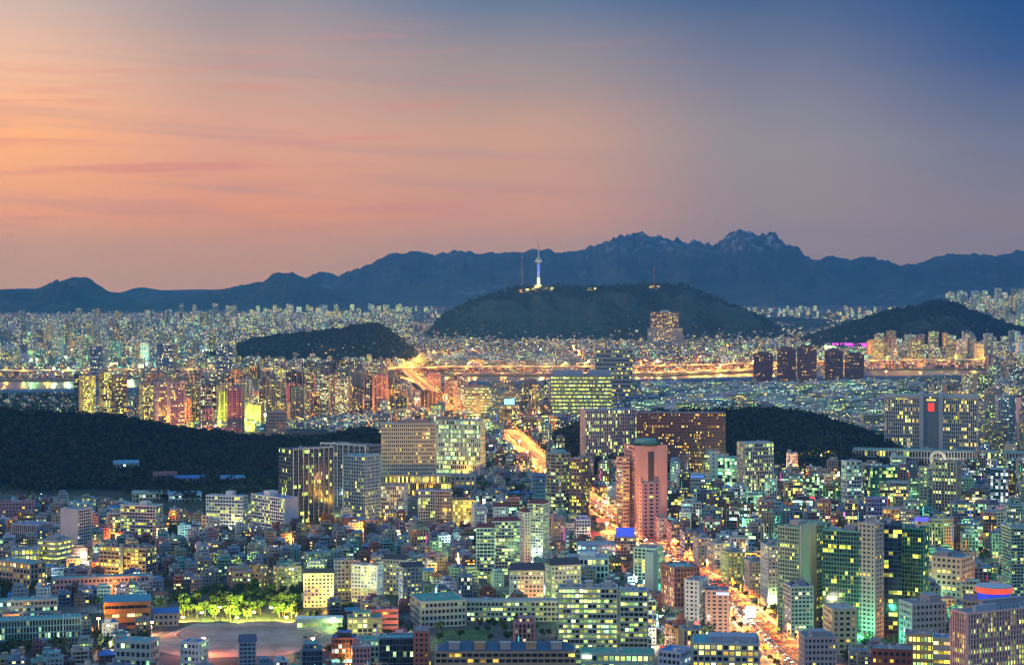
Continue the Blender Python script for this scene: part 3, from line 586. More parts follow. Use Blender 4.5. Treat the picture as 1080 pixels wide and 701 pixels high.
hero('apartment_building', 'red and white striped walkway block right of the sports field', AP, 386, 420, 642, 668, side=0, dep=14, n=4, bay=5, style='slat', wall=(.5,.12,.1), lit=.1, tint='w', roof='dark')
hero('apartment_building', 'ochre apartment block under an orange stair tower behind the trees', AP, 244, 282, 603, 624, side=-5, dep=14, n=4, bay=3.4, style='punch', wall=(.5,.28,.14), lit=.45, tint='g', tops=((.2,0,.12,.3,5,(.7,.3,.05)),), anchor='the ochre lit block')
for i, (a,b,yt,yb,w_,lb,rc) in enumerate([
 (288,318,598,628,'tan','tan four storey block with lit green stair windows above the lit trees','grey'),
 (320,352,604,640,'white','white villa block with dark gable roof above the awning pavilion','dark'),
 (352,372,590,632,'cream','narrow cream block full of small lit windows, middle left','grey'),
 (370,404,596,636,'white','white balcony block with blank left bay, middle left','grey'),
 (404,434,590,628,'cream','cream gable ended apartment block with dark roof, middle left','dark'),
 (420,446,598,640,'grey','grey block with yellow rooms below the cream gable block','dark'),
 (320,362,583,600,'slate','long slate block with teal roof slab in the villa quarter','teal'),
 (380,404,636,662,'tan','tan block with many dark windows behind the red striped walkway','red')]):
    hero('apartment_building', lb, AP, a, b, yt, yb, side=random.choice([-6,5,0]), dep=13, bay=3.2, style='punch', wall=w_, lit=.45, tint='yg', roof=rc, extra=xgable(ROOFC[rc], 3.2) if rc == 'dark' else xtank((.5,.42,.1)))
# mid distance left: dark glass office pair and prosecutors' offices
def fr(r, w, d, H):
    m = MB()
    for k in range(9): x = -w/2+k*w/8; m.box(x-.3, x+.3, -d/2-1.1, -d/2-.5, 0, H+1.5)
    m.box(-w/2-.3, w/2+.3, -d/2-1.15, -d/2-.45, H+1.2, H+2.1); child('white_frame', (m, PAINT), r, (.62,.64,.66))
hero('office_building', 'dark glass office tower outlined by thin white vertical frames', OB, 294, 352, 474, 552, side=15, dep=34, n=19, bay=2.4, style='curtain', wall=(.1,.13,.17), lit=.16, tint='g', roof='dark', extra=fr, anchor='the dark framed glass office')
hero('office_building', 'second dark glass office with white frames half hidden behind the first', OB, 338, 402, 470, 536, side=-16, dep=30, n=16, bay=2.6, style='curtain', wall=(.2,.24,.3), lit=.1, tint='w', roof='dark', extra=fr)
hero('office_building', 'pale blue glass twin bay office tower', OB, 362, 402, 481, 549, side=-17, dep=30, n=18, bay=2.4, style='grid', wall=(.36,.48,.56), lit=.16, tint='yg', roof='teal', anchor='the pale blue twin bay tower')
hero('office_building', 'white framed office with dark windows and bright bands at its foot', OB, 398, 430, 512, 545, side=-4, dep=20, n=8, bay=2.2, style='grid', wall=(.6,.6,.6), lit=.5, tint='w', roof='dark', anchor='the white framed small office')
hero('prosecutors_office', 'huge beige office block with dark slot windows on its top floors', OB, 402, 460, 446, 522, side=0, dep=26, n=18, bay=2.6, style='punch', wall=(.56,.47,.35), lit=.2, tint='y', roof='teal', tops=((.1,0,.5,.5,4,'pink'),), anchor='the huge beige office block')
hero('prosecutors_office', 'wide white gridded wing glowing green white right of the beige block', OB, 458, 512, 443, 500, side=-5, dep=26, n=12, bay=3, style='grid', wall=(.55,.55,.47), lit=.72, tint='g', roof='teal', tops=((-.3,0,.4,.5,4,'tan'),), anchor='the white gridded wing')
hero('office_building', 'long low beige podium with arcade in front of the beige block', OB, 400, 476, 501, 524, side=0, dep=24, n=3, bay=2.6, style='vert', wall=(.58,.44,.26), lit=.5, tint='y', roof='pale')
hero('office_building', 'plain beige annex right of the podium', OB, 474, 502, 501, 522, side=0, dep=22, n=4, bay=7, style='punch', wall=(.5,.4,.3), lit=.15, tint='y', roof='grey')
hero('apartment_building', 'blue grey twin tower block at the foot of the beige offices, left part', AP, 441, 459, 517, 549, side=0, dep=16, n=9, bay=2.8, style='grid', wall=(.36,.45,.55), lit=.25, tint='yg', roof='blue')
hero('apartment_building', 'blue grey twin tower block with brown centre strip, right part', AP, 459, 476, 517, 550, side=0, dep=16, n=9, bay=2.8, style='grid', wall=(.42,.38,.38), lit=.25, tint='w', roof='blue')
hero('office_building', 'floodlit yellow office wall behind the red capped towers', OB, 477, 503, 527, 558, side=0, dep=20, n=8, bay=3, style='grid', wall=(.7,.55,.16), lit=.8, tint='y', roof='dark', anchor='the floodlit yellow wall')
# centre
def cyl_tower(name, label, cat, xc, wpx, yt, yb, n, wall, lit, tint, anchor=None):
    Y = gY(yb); sc = Y/F; R_ = wpx*sc/2; H = (yb-yt)*sc; fh = H/n
    r = O(name, None, loc=((xc-540)*sc, Y+R_, 0), label=label, cat=cat)
    nb = max(10, int(2*math.pi*R_/3)); wl = MB()
    for i in range(n+1): wl.cyl(0, 0, R_, R_, max(0, i*fh-fh*.2), i*fh+fh*.2, 28)
    for k in range(14): a = k*math.tau/14; wl.box(R_*math.cos(a)-.5, R_*math.cos(a)+.5, R_*math.sin(a)-.5, R_*math.sin(a)+.5, -.5, H+.6)
    child('wall', (wl, PAINT), r, wall)
    for i in range(n): g = MB(); g.cyl(0, 0, R_-.5, R_-.5, i*fh+fh*.18, (i+1)*fh-fh*.18, 28, False, (1, i+.01, i+.99)); child('window_band', (g, GLASS), r, TINT[tint]+(lit,))
    child('roof_crown', (MB().cyl(0, 0, R_*.7, R_*.6, H+.7, H+4, 28), PAINT), r, (.2,.35,.3))
    footprint((xc-540)*sc, Y+R_, 2*R_, 2*R_, 0); OCC.append((Y, xc-wpx/2, xc+wpx/2, yt, yb)); ANCH.append((anchor, xc, (yt+yb)/2, yb, wpx/2))
cyl_tower('office_tower', 'round green glass tower beside the curving bright road', OB, 589, 26, 479, 546, 18, (.3,.28,.25), .35, 'g', 'the round green glass tower')
hero('office_building', 'brown tower with green lit left strip right of the round glass tower', OB, 600, 622, 483, 548, side=-9, dep=20, n=18, bay=3, style='grid', wall=(.3,.2,.17), lit=.3, tint='yg', roof='dark')
hero('office_building', 'small royal blue clad block left of the round glass tower', OB, 562, 577, 500, 540, side=0, dep=16, n=10, bay=3, style='ribbon', wall=(.06,.14,.42), lit=.1, tint='c', roof='blue')
def crownring(r, w, d, H):
    child('green_roof_drum', (MB().cyl(0, 0, w*.34, w*.3, H+1, H+7, 24), PAINT), r, (.16,.34,.29))
    child('roof_garden', (MB().cyl(0, 0, w*.45, w*.45, H+.14, H+3, 10), PAINT), r, (.03,.08,.05))
    child('dark_slot', (MB().box(-w*.1, w*.08, -d/2-.45, -d/2-.12, H*.35, H*.93), PAINT), r, (.05,.04,.05))
hero('courthouse_tower', 'tall pink stone tower with dark central slot and green drum roof', OB, 658, 704, 470, 556, side=12, dep=30, n=20, bay=4, style='punch', wall=(.62,.3,.27), lit=.08, tint='w', roof='green', sides='lr', extra=crownring, anchor='the tall pink tower')
hero('courthouse_tower', 'lower stepped pink wing on the left of the pink tower', OB, 650, 664, 482, 556, side=7, dep=16, n=18, bay=4, style='slat', wall=(.58,.33,.27), lit=.3, tint='y', roof='red')
hero('courthouse_tower', 'narrow pink stepped block standing before the pink tower', OB, 672, 697, 509, 566, side=5, dep=12, n=14, bay=7, style='punch', wall=(.66,.3,.26), lit=.08, tint='y', roof='pale', tops=((-.42,0,.12,.5,6,'pink'),(.42,0,.12,.5,6,'pink')))
hero('office_building', 'pink white office with fine vertical slots between the forest and brown block', OB, 612, 672, 432, 496, side=5, dep=30, n=17, bay=2.7, style='vert', wall=(.58,.46,.46), lit=.22, tint='g', roof='blue', anchor='the pink white slotted office')
hero('office_building', 'wide dark brown office with rows of amber windows', OB, 672, 765, 435, 500, side=0, dep=32, n=21, bay=1.8, style='ribbon', wall=(.17,.065,.05), lit=.3, tint='o', roof='grey', anchor='the wide brown amber office')
hero('office_building', 'boxy white grid office with glowing green windows and yellow left side', OB, 777, 816, 467, 534, side=9, dep=26, n=16, bay=2.4, style='grid', wall=(.5,.46,.42), lit=.4, tint='g', roof='pale', anchor='the boxy white grid office')
hero('office_building', 'slim grey fin tower left of a glowing glass office', OB, 748, 757, 476, 522, side=0, dep=10, n=10, bay=8, style='punch', wall=(.42,.48,.5), lit=.05, tint='w')
hero('office_building', 'teal glass office lit green inside, behind the boxy white office', OB, 757, 777, 482, 526, side=0, dep=20, n=12, bay=3, style='curtain', wall=(.2,.4,.34), lit=.7, tint='t', roof='teal')
hero('office_building', 'low office with a vivid blue roof sign near the pink tower', OB, 714, 744, 500, 524, side=0, dep=20, n=6, bay=3, style='ribbon', wall=(.3,.4,.42), lit=.3, tint='c', roof='pale', extra=xsign(-.8,.9,-3,-.5,(.1,.25,1),.1))
hero('office_building', 'bright yellow floor banded office in the centre distance', OB, 581, 645, 396, 444, side=0, dep=34, n=12, bay=3, style='slat', wall=(.33,.32,.24), lit=.96, tint='yg', roof='grey', tops=((-.22,0,.5,.6,11,(.3,.36,.46)),(.3,0,.38,.6,11,(.3,.36,.46))), anchor='the bright yellow banded office')
hero('office_building', 'tall dark striped tower rising behind the yellow banded office', OB, 628, 667, 368, 432, side=0, dep=34, n=14, bay=3, style='slat', wall=(.3,.3,.3), lit=.4, tint='y', roof='grey', anchor='the dark striped tower')
hero('office_building', 'blue grey office with yellow corner beside the yellow banded office', OB, 655, 697, 418, 436, side=0, dep=30, n=7, bay=4, style='ribbon', wall=(.1,.18,.3), lit=.2, tint='y', roof='blue')
hero('office_building', 'green lit ribbon window office left of the yellow banded office', OB, 491, 518, 408, 448, side=0, dep=28, n=13, bay=4, style='slat', wall=(.12,.2,.2), lit=.85, tint='g', roof='teal', anchor='the ribbon window office')
hero('office_building', 'peach lit building carrying a bright cyan screen', OB, 521, 548, 427, 447, side=0, dep=24, n=5, bay=4, style='grid', wall=(.6,.38,.2), lit=.7, tint='o', roof='teal', extra=xsign(-.2,.6,2,13,(.4,.9,1),.16), anchor='the building with the cyan screen')
# supreme court
def court(r, w, d, H):
    m = MB()
    for k in (-.105, .105): m.box(k*w-3.4, k*w+3.4, -d/2-5, d/2+1, -1, H+5)
    child('centre_pier', (m, PAINT), r, (.42,.44,.42))
    child('centre_wall', (MB().box(-.105*w, .105*w, -d/2-2.4, -d/2-.3, -1, H-3), PAINT), r, (.16,.2,.2))
    e = child('red_emblem', (MB().box(-.034*w, .034*w, -d/2-3.1, -d/2-2.5, H*.74, H*.88), LAMP), r, (1,.05,.03,.13))
    child('emblem_light', (MB().box(-.05*w, .05*w, -d/2-3.2, -d/2-2.45, H*.92, H*.95), LAMP), r, (1,.8,.15,.12))
    child('cornice', (MB().box(-w/2-1.2, -.13*w, -d/2-2, d/2+1, H-4, H+1.2).box(.13*w, w/2+1.2, -d/2-2, d/2+1, H-4, H+1.2), PAINT), r, (.5,.47,.38))
hero('supreme_court', 'monumental twin gridded court tower with red emblem between its piers', 'courthouse', 934, 1030, 417, 478, side=0, dep=34, n=15, bay=2.9, style='vert', wall=(.58,.55,.45), lit=.34, tint='y', roof='grey', extra=court, anchor='the twin court tower', gzv=0)
def gate(r, w, d, H):
    ring = MB(); n = 20
    for k in range(n):
        a, b = k*math.tau/n, (k+1)*math.tau/n; R0, R1 = 12, 8
        P = [(R_*math.cos(q), y, H*.5+R_*math.sin(q)+4) for y in (-d/2-2.5, -d/2-.4) for q in (a, b) for R_ in (R0, R1)]
        ring.faces(P, [(0,2,3,1),(4,5,7,6),(0,4,6,2),(1,3,7,5)])
    child('round_arch', (ring, PAINT), r, (.56,.56,.5))
hero('courthouse_podium', 'very wide grey podium with round arch gate under the court tower', 'courthouse', 901, 1077, 475, 497, side=0, dep=30, n=3, bay=4.2, style='vert', wall=(.34,.37,.36), lit=.14, tint='yg', roof='green', extra=gate, anchor='the wide court podium')
hero('office_building', 'white slab tower with rounded balconies left below the court podium', OB, 887, 909, 486, 542, side=6, dep=16, n=14, bay=3.5, style='balc', wall=(.5,.55,.56), lit=.4, tint='t', roof='pale', anchor='the white balcony tower')
hero('office_building', 'dark green glass office with stepped lit floors under the court podium', OB, 912, 946, 492, 532, side=6, dep=20, n=11, bay=3, style='curtain', wall=(.06,.14,.15), lit=.35, tint='g', roof='blue')
hero('office_building', 'low violet lit office below the dark green glass office', OB, 913, 936, 525, 552, side=0, dep=18, n=6, bay=3, style='ribbon', wall=(.3,.28,.5), lit=.5, tint='c', roof='grey')
hero('office_building', 'tan and white pair of towers with glowing centre strip', OB, 984, 1013, 487, 545, side=-4, dep=20, n=17, bay=3.4, style='vert', wall=(.42,.36,.28), lit=.35, tint='g', roof='dark', anchor='the glowing centre strip towers')
hero('office_building', 'narrow cream tower with single column of windows below the court', OB, 969, 979, 492, 540, side=0, dep=12, n=14, bay=5, style='punch', wall=(.52,.52,.38), lit=.6, tint='g')
hero('office_building', 'pale gridded office block left of the narrow cream tower', OB, 937, 958, 508, 538, side=0, dep=18, n=8, bay=3, style='grid', wall=(.44,.46,.42), lit=.4, tint='y', roof='teal')
hero('office_building', 'blue white glass tower right of the glowing centre strip towers', OB, 1045, 1063, 494, 543, side=0, dep=16, n=14, bay=3, style='curtain', wall=(.4,.55,.6), lit=.45, tint='c', roof='blue')
hero('office_building', 'peach lit wide block under the violet lit office', OB, 931, 953, 536, 560, side=0, dep=20, n=5, bay=5, style='grid', wall=(.62,.45,.3), lit=.3, tint='o', roof='pale')
hero('office_building', 'block crowned by a purple and blue sign far behind the emerald tower', OB, 960, 984, 548, 568, side=0, dep=18, n=5, bay=4, style='ribbon', wall='grey', lit=.4, tint='c', extra=xsign(-.9,.6,-.5,4,(.12,.12,1),.12))
# dark red towers at right edge
for i, (a,b,yt,yb,l) in enumerate([(1053,1068,422,456,'dark red brick apartment tower near the right edge, left of two'),(1068,1084,417,456,'taller dark red brick apartment tower cut by the right edge')]):
    hero('apartment_tower', l, AP, a, b, yt, yb, side=0, dep=22, n=20, bay=2.6, style='grid', wall=(.2,.07,.06), lit=.1, tint='o', roof='dark', pf=False)
# brown river towers
for i, (a,b,yt,yb,l) in enumerate([(795,815,373,405,'leftmost'),(820,839,368,407,'second from the left'),(841,861,366,409,'middle, tallest'),(870,889,370,406,'fourth from the left'),(891,911,374,406,'rightmost')]):
    hero('apartment_tower', 'brown ribbed riverside apartment tower, '+l+' of the five', AP, a, b, yt, yb, side=0, dep=26, n=26, bay=2.6, style='vert', wall=(.34,.15,.13), lit=.1, tint='o', roof='dark', pf=False, group='five brown riverside towers', tops=((0,0,.6,.6,6,'brown'),), anchor='the brown riverside towers' if i == 2 else None)
# gold towers on the left
for i, (a,b,yt,yb,l) in enumerate([(83,101,396,445,'golden lit apartment tower standing leftmost above the forest'),(104,118,392,444,'tall golden brown apartment tower second from the left above the forest'),(118,134,397,444,'peach apartment tower right of the golden towers above the forest'),(78,86,394,424,'slim dark apartment tower at the left of the golden tower'),(146,162,404,452,'apartment tower with bright yellow window columns near the forest'),(162,178,403,456,'white edged apartment tower with purple grey walls near the forest'),(176,195,404,458,'white ribbed apartment tower, lowest of the row near the forest')]):
    hero('apartment_tower', l, AP, a, b, yt, yb, side=4 if b-a > 10 else 0, dep=20, n=24, bay=3.2, style='balc', wall=[(.6,.42,.15),(.45,.3,.17),(.5,.35,.24),(.2,.2,.25),(.42,.36,.25),(.45,.42,.48),(.5,.48,.5)][i], lit=[.93,.7,.5,.15,.75,.4,.35][i], tint='y', roof='dark', pf=False, tops=((0,0,.4,.5,5,'tan'),), anchor='the golden towers' if i == 1 else None)
for i, (a,b,yt,yb,l) in enumerate([(95,108,365,400,'left'),(166,182,362,400,'middle'),(228,245,363,400,'right')]):
    hero('apartment_tower', 'twin finned blue white apartment tower north of the river, %s of three' % l, AP, a, b, yt, yb, side=0, dep=28, n=26, bay=3.4, style='vert', wall=(.4,.42,.48), lit=.3, tint='w', roof='blue', pf=False, group='three finned towers')
hero('apartment_building', 'peach lit building with stepped roof beside the yellow sports ground', AP, 281, 302, 434, 462, side=0, dep=22, n=8, bay=4, style='punch', wall=(.6,.36,.24), lit=.15, tint='w', roof='pale')
# hotel below the tower hill
hero('hotel', 'lone dark hotel tower glowing orange below the wooded hill', 'hotel', 686, 716, 329, 362, side=0, dep=36, n=24, bay=5, style='grid', wall=(.3,.15,.1), lit=.45, tint='o', roof='pale', pf=False, gzv=14, anchor='the lone hotel tower', tops=((0,0,.3,.5,9,(.5,.5,.4)),))
hero('hotel', 'wide pale podium building at the foot of the hotel tower', 'hotel', 683, 720, 346, 364, side=0, dep=30, n=9, bay=5, style='punch', wall=(.5,.42,.33), lit=.4, tint='o', pf=False, gzv=13)
# ------------------------------------------------------------------ pavilions in the wood
for a,b,yt,yb,g,c,rc,l in [(162,186,500,511,8,(.3,.2,.2),(.2,.06,.06),'maroon roofed hall in the left forest'),(184,216,504,514,5,(.2,.3,.4),(.04,.16,.42),'broad bright blue roofed hall in the left forest'),(233,258,504,514,5,(.4,.45,.5),(.08,.22,.36),'pale hall with blue grey roof right of the blue roofed hall'),(120,146,488,496,16,(.45,.55,.6),(.08,.3,.42),'small blue lit pavilion deep in the left forest'),(140,178,520,529,0,(.5,.5,.36),(.3,.36,.3),'long low pale hall between forest and villas'),(178,212,521,530,0,(.3,.4,.5),(.2,.32,.42),'long low blue grey hall between forest and villas')]:
    hero('forest_hall', l, 'hall', a, b, yt, yb, dep=24, n=2, bay=4, style='grid', wall=c, lit=.35 if a == 120 else .12, tint='c', roof='blue', gzv=g, extra=lambda r,w,d,H,rc=rc: child('metal_roof', (gable(w, d, H+.92, 3, 1, .05), PAINT), r, rc))
# ------------------------------------------------------------------ occupancy of the ground
RES = 4.0; OX, OY, NX, NY = -4400, 1150, 2200, 3100
occ = np.zeros((NY, NX), bool)
def mark(x, y, r):
    i, j = (y-OY)/RES, (x-OX)/RES; q = r/RES
    a, b = max(0, int(i-q)), int(i+q)+1; c, d = max(0, int(j-q)), int(j+q)+1
    if b > 0 and d > 0: occ[a:b, c:d] = True
def free(x, y, rx, ry):
    a, b = int((y-ry-OY)/RES), int((y+ry-OY)/RES)+1; c, d = int((x-rx-OX)/RES), int((x+rx-OX)/RES)+1
    if a < 0 or c < 0 or b > NY or d > NX: return False
    return not occ[a:b, c:d].any()
for x, y, r in FOOT: mark(x, y, r)
for x, y in BLV: mark(x, y, 20)
for P in STREETS[1:]:
    for x, y in resample(P, 5): mark(x, y, 9)
for xx in np.arange(-1600, 1700, 8):
    for yy in np.arange(river_near(xx)-55, river_far(xx)+95, 6): mark(xx, yy, 6)
FIELD = [G(*p) for p in [(150,690),(165,672),(205,657),(332,655),(368,664),(352,684),(300,694),(200,700)]]
def inpoly(P, x, y):
    ins = False; n = len(P)
    for i in range(n):
        (x1, y1), (x2, y2) = P[i], P[(i+1) % n]
        if (y1 > y) != (y2 > y) and x < (x2-x1)*(y-y1)/(y2-y1)+x1: ins = not ins
    return ins
def markpoly(pxpoly, step=4):
    P = [G(*p) for p in pxpoly]; xs_ = [p[0] for p in P]; ys_ = [p[1] for p in P]
    for x in np.arange(min(xs_), max(xs_), step):
        for y in np.arange(min(ys_), max(ys_), step):
            if inpoly(P, x, y): mark(x, y, 3)
markpoly([(150,692),(165,670),(205,656),(332,654),(370,662),(356,684),(300,696),(200,702)])   # sports field
markpoly([(180,656),(186,627),(322,627),(318,656)])                                          # trees behind it
markpoly([(440,675),(450,655),(600,655),(600,690),(455,690)])                                # school courtyard
markpoly([(0,652),(0,640),(120,640),(100,652)]); markpoly([(0,693),(0,682),(104,682),(104,693)])
markpoly([(0,632),(0,618),(52,618),(52,632)])
def sheet(name, pts, z, mat):
    m = MB().poly(pts, -.5, z); return O(name, m.mesh(name, mat), kind='structure')
sheet('field', [G(*p) for p in [(156,684),(168,671),(205,657),(330,655),(364,664),(348,680),(300,690),(205,694)]], .08, SAND)
sheet('lawn', [G(*p) for p in [(452,684),(462,664),(512,662),(520,672),(500,686)]], .08, GRASS)
# ------------------------------------------------------------------ candidates for the ordinary city
CAND = []
PROTO = {}
def proto_specs():
    P = {}
    P['villa'] = [dict(w=random.uniform(10, 15), d=random.uniform(9, 12), n=random.choice([3,4,4,5]), fh=2.9, bay=random.uniform(2.6, 3.6), style=random.choice(['punch','punch','balc','ribbon'])) for _ in range(12)]
    P['house'] = [dict(w=random.uniform(9, 13), d=random.uniform(8, 11), n=2+(k % 2), fh=2.8, bay=3.1, style='punch', rf=k % 3) for k in range(8)]
    P['office'] = [dict(w=random.uniform(13, 25), d=random.uniform(12, 18), n=random.choice([5,6,7,8,10,12]), fh=3.4, bay=random.uniform(2.4, 3.8), style=random.choice(['ribbon','grid','curtain','vert','slat','punch'])) for _ in range(14)]
    P['tower'] = [dict(w=random.uniform(18, 34), d=random.uniform(13, 18), n=random.choice([13,15,18,21,24,28]), fh=2.9, bay=random.uniform(2.8, 3.4), style=random.choice(['balc','punch','grid','vert'])) for _ in range(12)]
    P['slab'] = [dict(w=random.uniform(30, 52), d=11, n=random.choice([5,6,8,10,12]), fh=2.8, bay=3.2, style=random.choice(['balc','punch'])) for _ in range(8)]
    P['hillhouse'] = [dict(w=random.uniform(11, 18), d=11, n=random.choice([2,3,4]), fh=3, bay=3.4, style='punch') for _ in range(6)]
    return P
PS = proto_specs()
WCH = dict(villa=['white','grey','brick','tan','cream','slate','brown','grey','pink','teal'], house=['brick','tan','white','brown','cream'], office=['white','grey','slate','tan','teal','cream','brown','pink'],
           tower=['tan','cream','pink','grey','tan','brown'], slab=['white','cream','teal','grey'], hillhouse=['brick','pink','tan','brown','white'])
RCH = dict(villa=['green','grey','blue','teal','green','dark','red'], house=['red','dark','blue','red'], office=['green','grey','blue','teal','pale'], tower=['dark','grey','red'], slab=['pale','teal','blue','grey'], hillhouse=['red','dark','green','grey'])
LOS = [(-60, 84, 416.5, 800), (133, 146, 415, 800), (412, 440, 398, 800), (436, 466, 412, 800), (466, 540, 397, 430), (540, 640, 397, 430), (640, 690, 399, 500), (686, 860, 402, 500), (860, 1005, 400, 500), (1005, 1040, 392, 450),
       (532, 552, 462, 800), (550, 568, 474, 800), (566, 582, 490, 800), (612, 640, 534, 800), (636, 664, 552, 800), (664, 684, 576, 800), (684, 704, 588, 800), (704, 726, 602, 800), (726, 750, 620, 800), (750, 772, 642, 800), (772, 845, 690, 800)]
def hides(x, y, r, ztop):      # keeps the views onto river, bridge and boulevard open, as they are in the city
    px, pb = PXY(x, y, 0); pt = PXY(x, y, ztop)[1]; e = F*r/y
    return any(px+e > a and px-e < b and pt < lim and pb > lim+1 and pb < pmax for a, b, lim, pmax in LOS)
def fill(kind, poly, pitch, rot, prob=1, lit=.25, walls=None, sc=(.88, 1.15), pad=1.5, ns=None):
    P = [G(*p) for p in poly]; xs_ = [p[0] for p in P]; ys_ = [p[1] for p in P]; cx, cy = sum(xs_)/len(P), sum(ys_)/len(P)
    R_ = max(math.hypot(x-cx, y-cy) for x, y in P); c, s = math.cos(math.radians(rot)), math.sin(math.radians(rot)); px_, py_ = pitch
    pts = []
    for i in range(-int(R_/px_)-1, int(R_/px_)+2):
        for j in range(-int(R_/py_)-1, int(R_/py_)+2):
            a = i*px_+(j % 2)*px_*.37+random.uniform(-.13, .13)*px_; b = j*py_+random.uniform(-.13, .13)*py_
            x, y = cx+c*a-s*b, cy+s*a+c*b
            if random.random() < prob and inpoly(P, x, y) and abs(x)/y < .33: pts.append((x, y))
    if not pts: return
    hz = hills_z([p[0] for p in pts], [p[1] for p in pts]); gzz = gz([p[0] for p in pts], [p[1] for p in pts])
    for (x, y), h, g in zip(pts, hz, gzz):
        if h > 3 and not (kind == 'hillhouse' and h < 40 and random.random() < 1-h/55): continue
        pool = [k for k, p in enumerate(PS[kind]) if not ns or ns[0] <= p['n'] <= ns[1]]
        pi = random.choice(pool); p = PS[kind][pi]; s1, s2 = random.uniform(*sc), random.uniform(*sc)
        w, d = p['w']*s1, p['d']*s2; rz = math.radians(rot+random.choice([0, 0, 0, 90] if kind in ('villa', 'house') else [0])+random.uniform(-3, 3))
        ww, dd = (w, d) if abs(math.sin(rz)) < .7 else (d, w)
        if not free(x, y, ww/2+pad, dd/2+pad) or hides(x, y, ww/2, float(g)+p['n']*p['fh']): continue
        n_ = int(max(ww, dd)/6)+1
        i0, i1 = int((y-dd/2-OY)/RES), int((y+dd/2-OY)/RES)+1; j0, j1 = int((x-ww/2-OX)/RES), int((x+ww/2-OX)/RES)+1
        occ[i0:i1, j0:j1] = True
        CAND.append(dict(kind=kind, p=pi, x=x, y=y, z=float(g)+max(0, float(h)*(kind == 'hillhouse')), w=w, d=d, sx=s1, sy=s2, rz=rz, H=p['n']*p['fh'], n=p['n'], wall=random.choice(walls or WCH[kind]), roof=random.choice(RCH[kind]),
                         lit=min(.9, max(.03, random.gauss(lit, .12))), tint=random.choice('yooyw' if kind == 'hillhouse' else 'yyyowwo' if kind == 'tower' and x < 0 else 'ggtcwyt' if kind in ('slab', 'office') and x > 100 else 'yyyggowwtc')))
# near quarters
LN = [(-60,532),(100,532),(200,548),(330,556),(420,532),(500,500),(560,498),(600,545),(640,580),(690,640),(745,720),(700,790),(-60,790)]
RN = [(560,488),(612,498),(700,508),(800,502),(900,492),(1110,490),(1140,790),(900,790),(840,690),(790,640),(720,580),(640,530)]
fill('office', [(180,790),(440,640),(620,560),(700,640),(760,720),(700,790)], (38, 40), 4, .35, .3)
fill('office', [(640,530),(700,508),(860,560),(1110,520),(1110,790),(880,790),(790,640),(710,575)], (29, 31), -7, .42, .35)
fill('office', [(560,488),(612,498),(800,500),(1110,492),(1110,540),(860,545),(640,530)], (30, 34), -7, .5, .42)
fill('office', [(60,700),(440,560),(500,520),(560,560),(420,640),(200,740)], (60, 60), 14, .3, .3)
fill('villa', LN, (16.5, 17.5), 14, .93, .2)
fill('villa', RN, (17, 18), -7, .9, .26, ['white','grey','slate','teal','cream','tan','brick'])
fill('house', LN, (13.5, 14), 14, .9, .22); fill('house', RN, (14, 15), -7, .8, .2)
# between the forest and the riverside towers
fill('office', [(400,440),(515,444),(612,448),(612,500),(515,500),(402,470)], (40, 45), -5, .6, .5)
fill('office', [(640,446),(700,430),(690,410),(560,410),(520,440)], (45, 50), 3, .4, .45, ns=(5, 8))
fill('slab', [(680,446),(676,408),(940,404),(940,452),(770,436)], (52, 42), 5, .85, .45, ['white','teal','white','cream'])
fill('slab', [(905,452),(935,452),(935,474),(905,470)], (50, 40), 5, .9, .4)
fill('tower', [(1034,470),(1020,400),(940,398),(930,412),(1000,440)], (62, 60), 8, .8, .5, ['cream','white','tan','slate'])
fill('tower', [(1034,470),(1020,396),(1120,396),(1120,485),(1040,478)], (58, 55), 8, .85, .45, ['cream','white','grey','tan'])
fill('tower', [(200,462),(196,424),(300,415),(480,409),(500,440),(420,444),(395,440),(330,448),(290,452)], (56, 60), -9, .95, .36, ['tan','pink','brown','tan','grey','brown'], ns=(15, 28))
fill('tower', [(130,440),(140,420),(200,424),(200,462)], (56, 60), -9, .85, .4, ['tan','pink','cream','brown'])
fill('tower', [(500,440),(480,409),(700,407),(640,440)], (64, 70), 3, .5, .4, ['tan','pink','cream','brown'], ns=(13, 21))
fill('villa', [(196,476),(200,462),(330,448),(395,440),(402,462),(330,474),(250,478)], (18, 19), -9, .9, .35, ['white','grey','slate'])
fill('villa', [(-60,432),(-60,422),(120,422),(135,440),(60,436)], (30, 26), -9, .5, .2)
fill('slab', [(676,446),(676,406),(1000,404),(1000,452),(770,436)], (46, 30), 5, .6, .45, ['white','teal','white','cream','grey'], ns=(5, 8))
fill('villa', [(130,470),(130,420),(1120,404),(1120,490),(400,500)], (24, 26), 2, .7, .4, pad=.5)
# over the river
fill('tower', [(-60,396),(-60,350),(90,352),(250,345),(250,390),(90,394)], (100, 150), -6, .45, .34, ['cream','white','grey','tan'])
fill('slab', [(440,386),(455,378),(560,378),(620,384),(560,391)], (58, 60), -4, .9, .4, ['white','grey','cream'])
fill('slab', [(740,384),(760,376),(930,370),(1010,376),(1010,384)], (60, 70), 6, .6, .5, ['cream','white','pink'])
fill('tower', [(900,384),(930,370),(1000,372),(1010,384)], (60, 70), 6, .6, .5, ['cream','pink','tan'])
fill('tower', [(1000,388),(1000,350),(1060,338),(1120,338),(1120,388)], (66, 85), 9, .75, .45, ['white','cream','grey'])
fill('tower', [(240,350),(240,343),(425,341),(440,345),(425,349)], (115, 260), 0, .5, .6, ['cream','tan','ochre','white'], ns=(13, 15))
fill('office', [(-60,396),(-60,352),(90,354),(250,347),(430,347),(430,390),(90,394)], (60, 80), -6, .5, .5)
fill('office', [(640,386),(640,372),(1000,358),(1010,382)], (70, 90), 4, .35, .5)
fill('hillhouse', [(-60,399),(-60,346),(420,345),(430,394),(90,399)], (26, 34), -6, .8, .34, ['white','grey','pink','tan'])
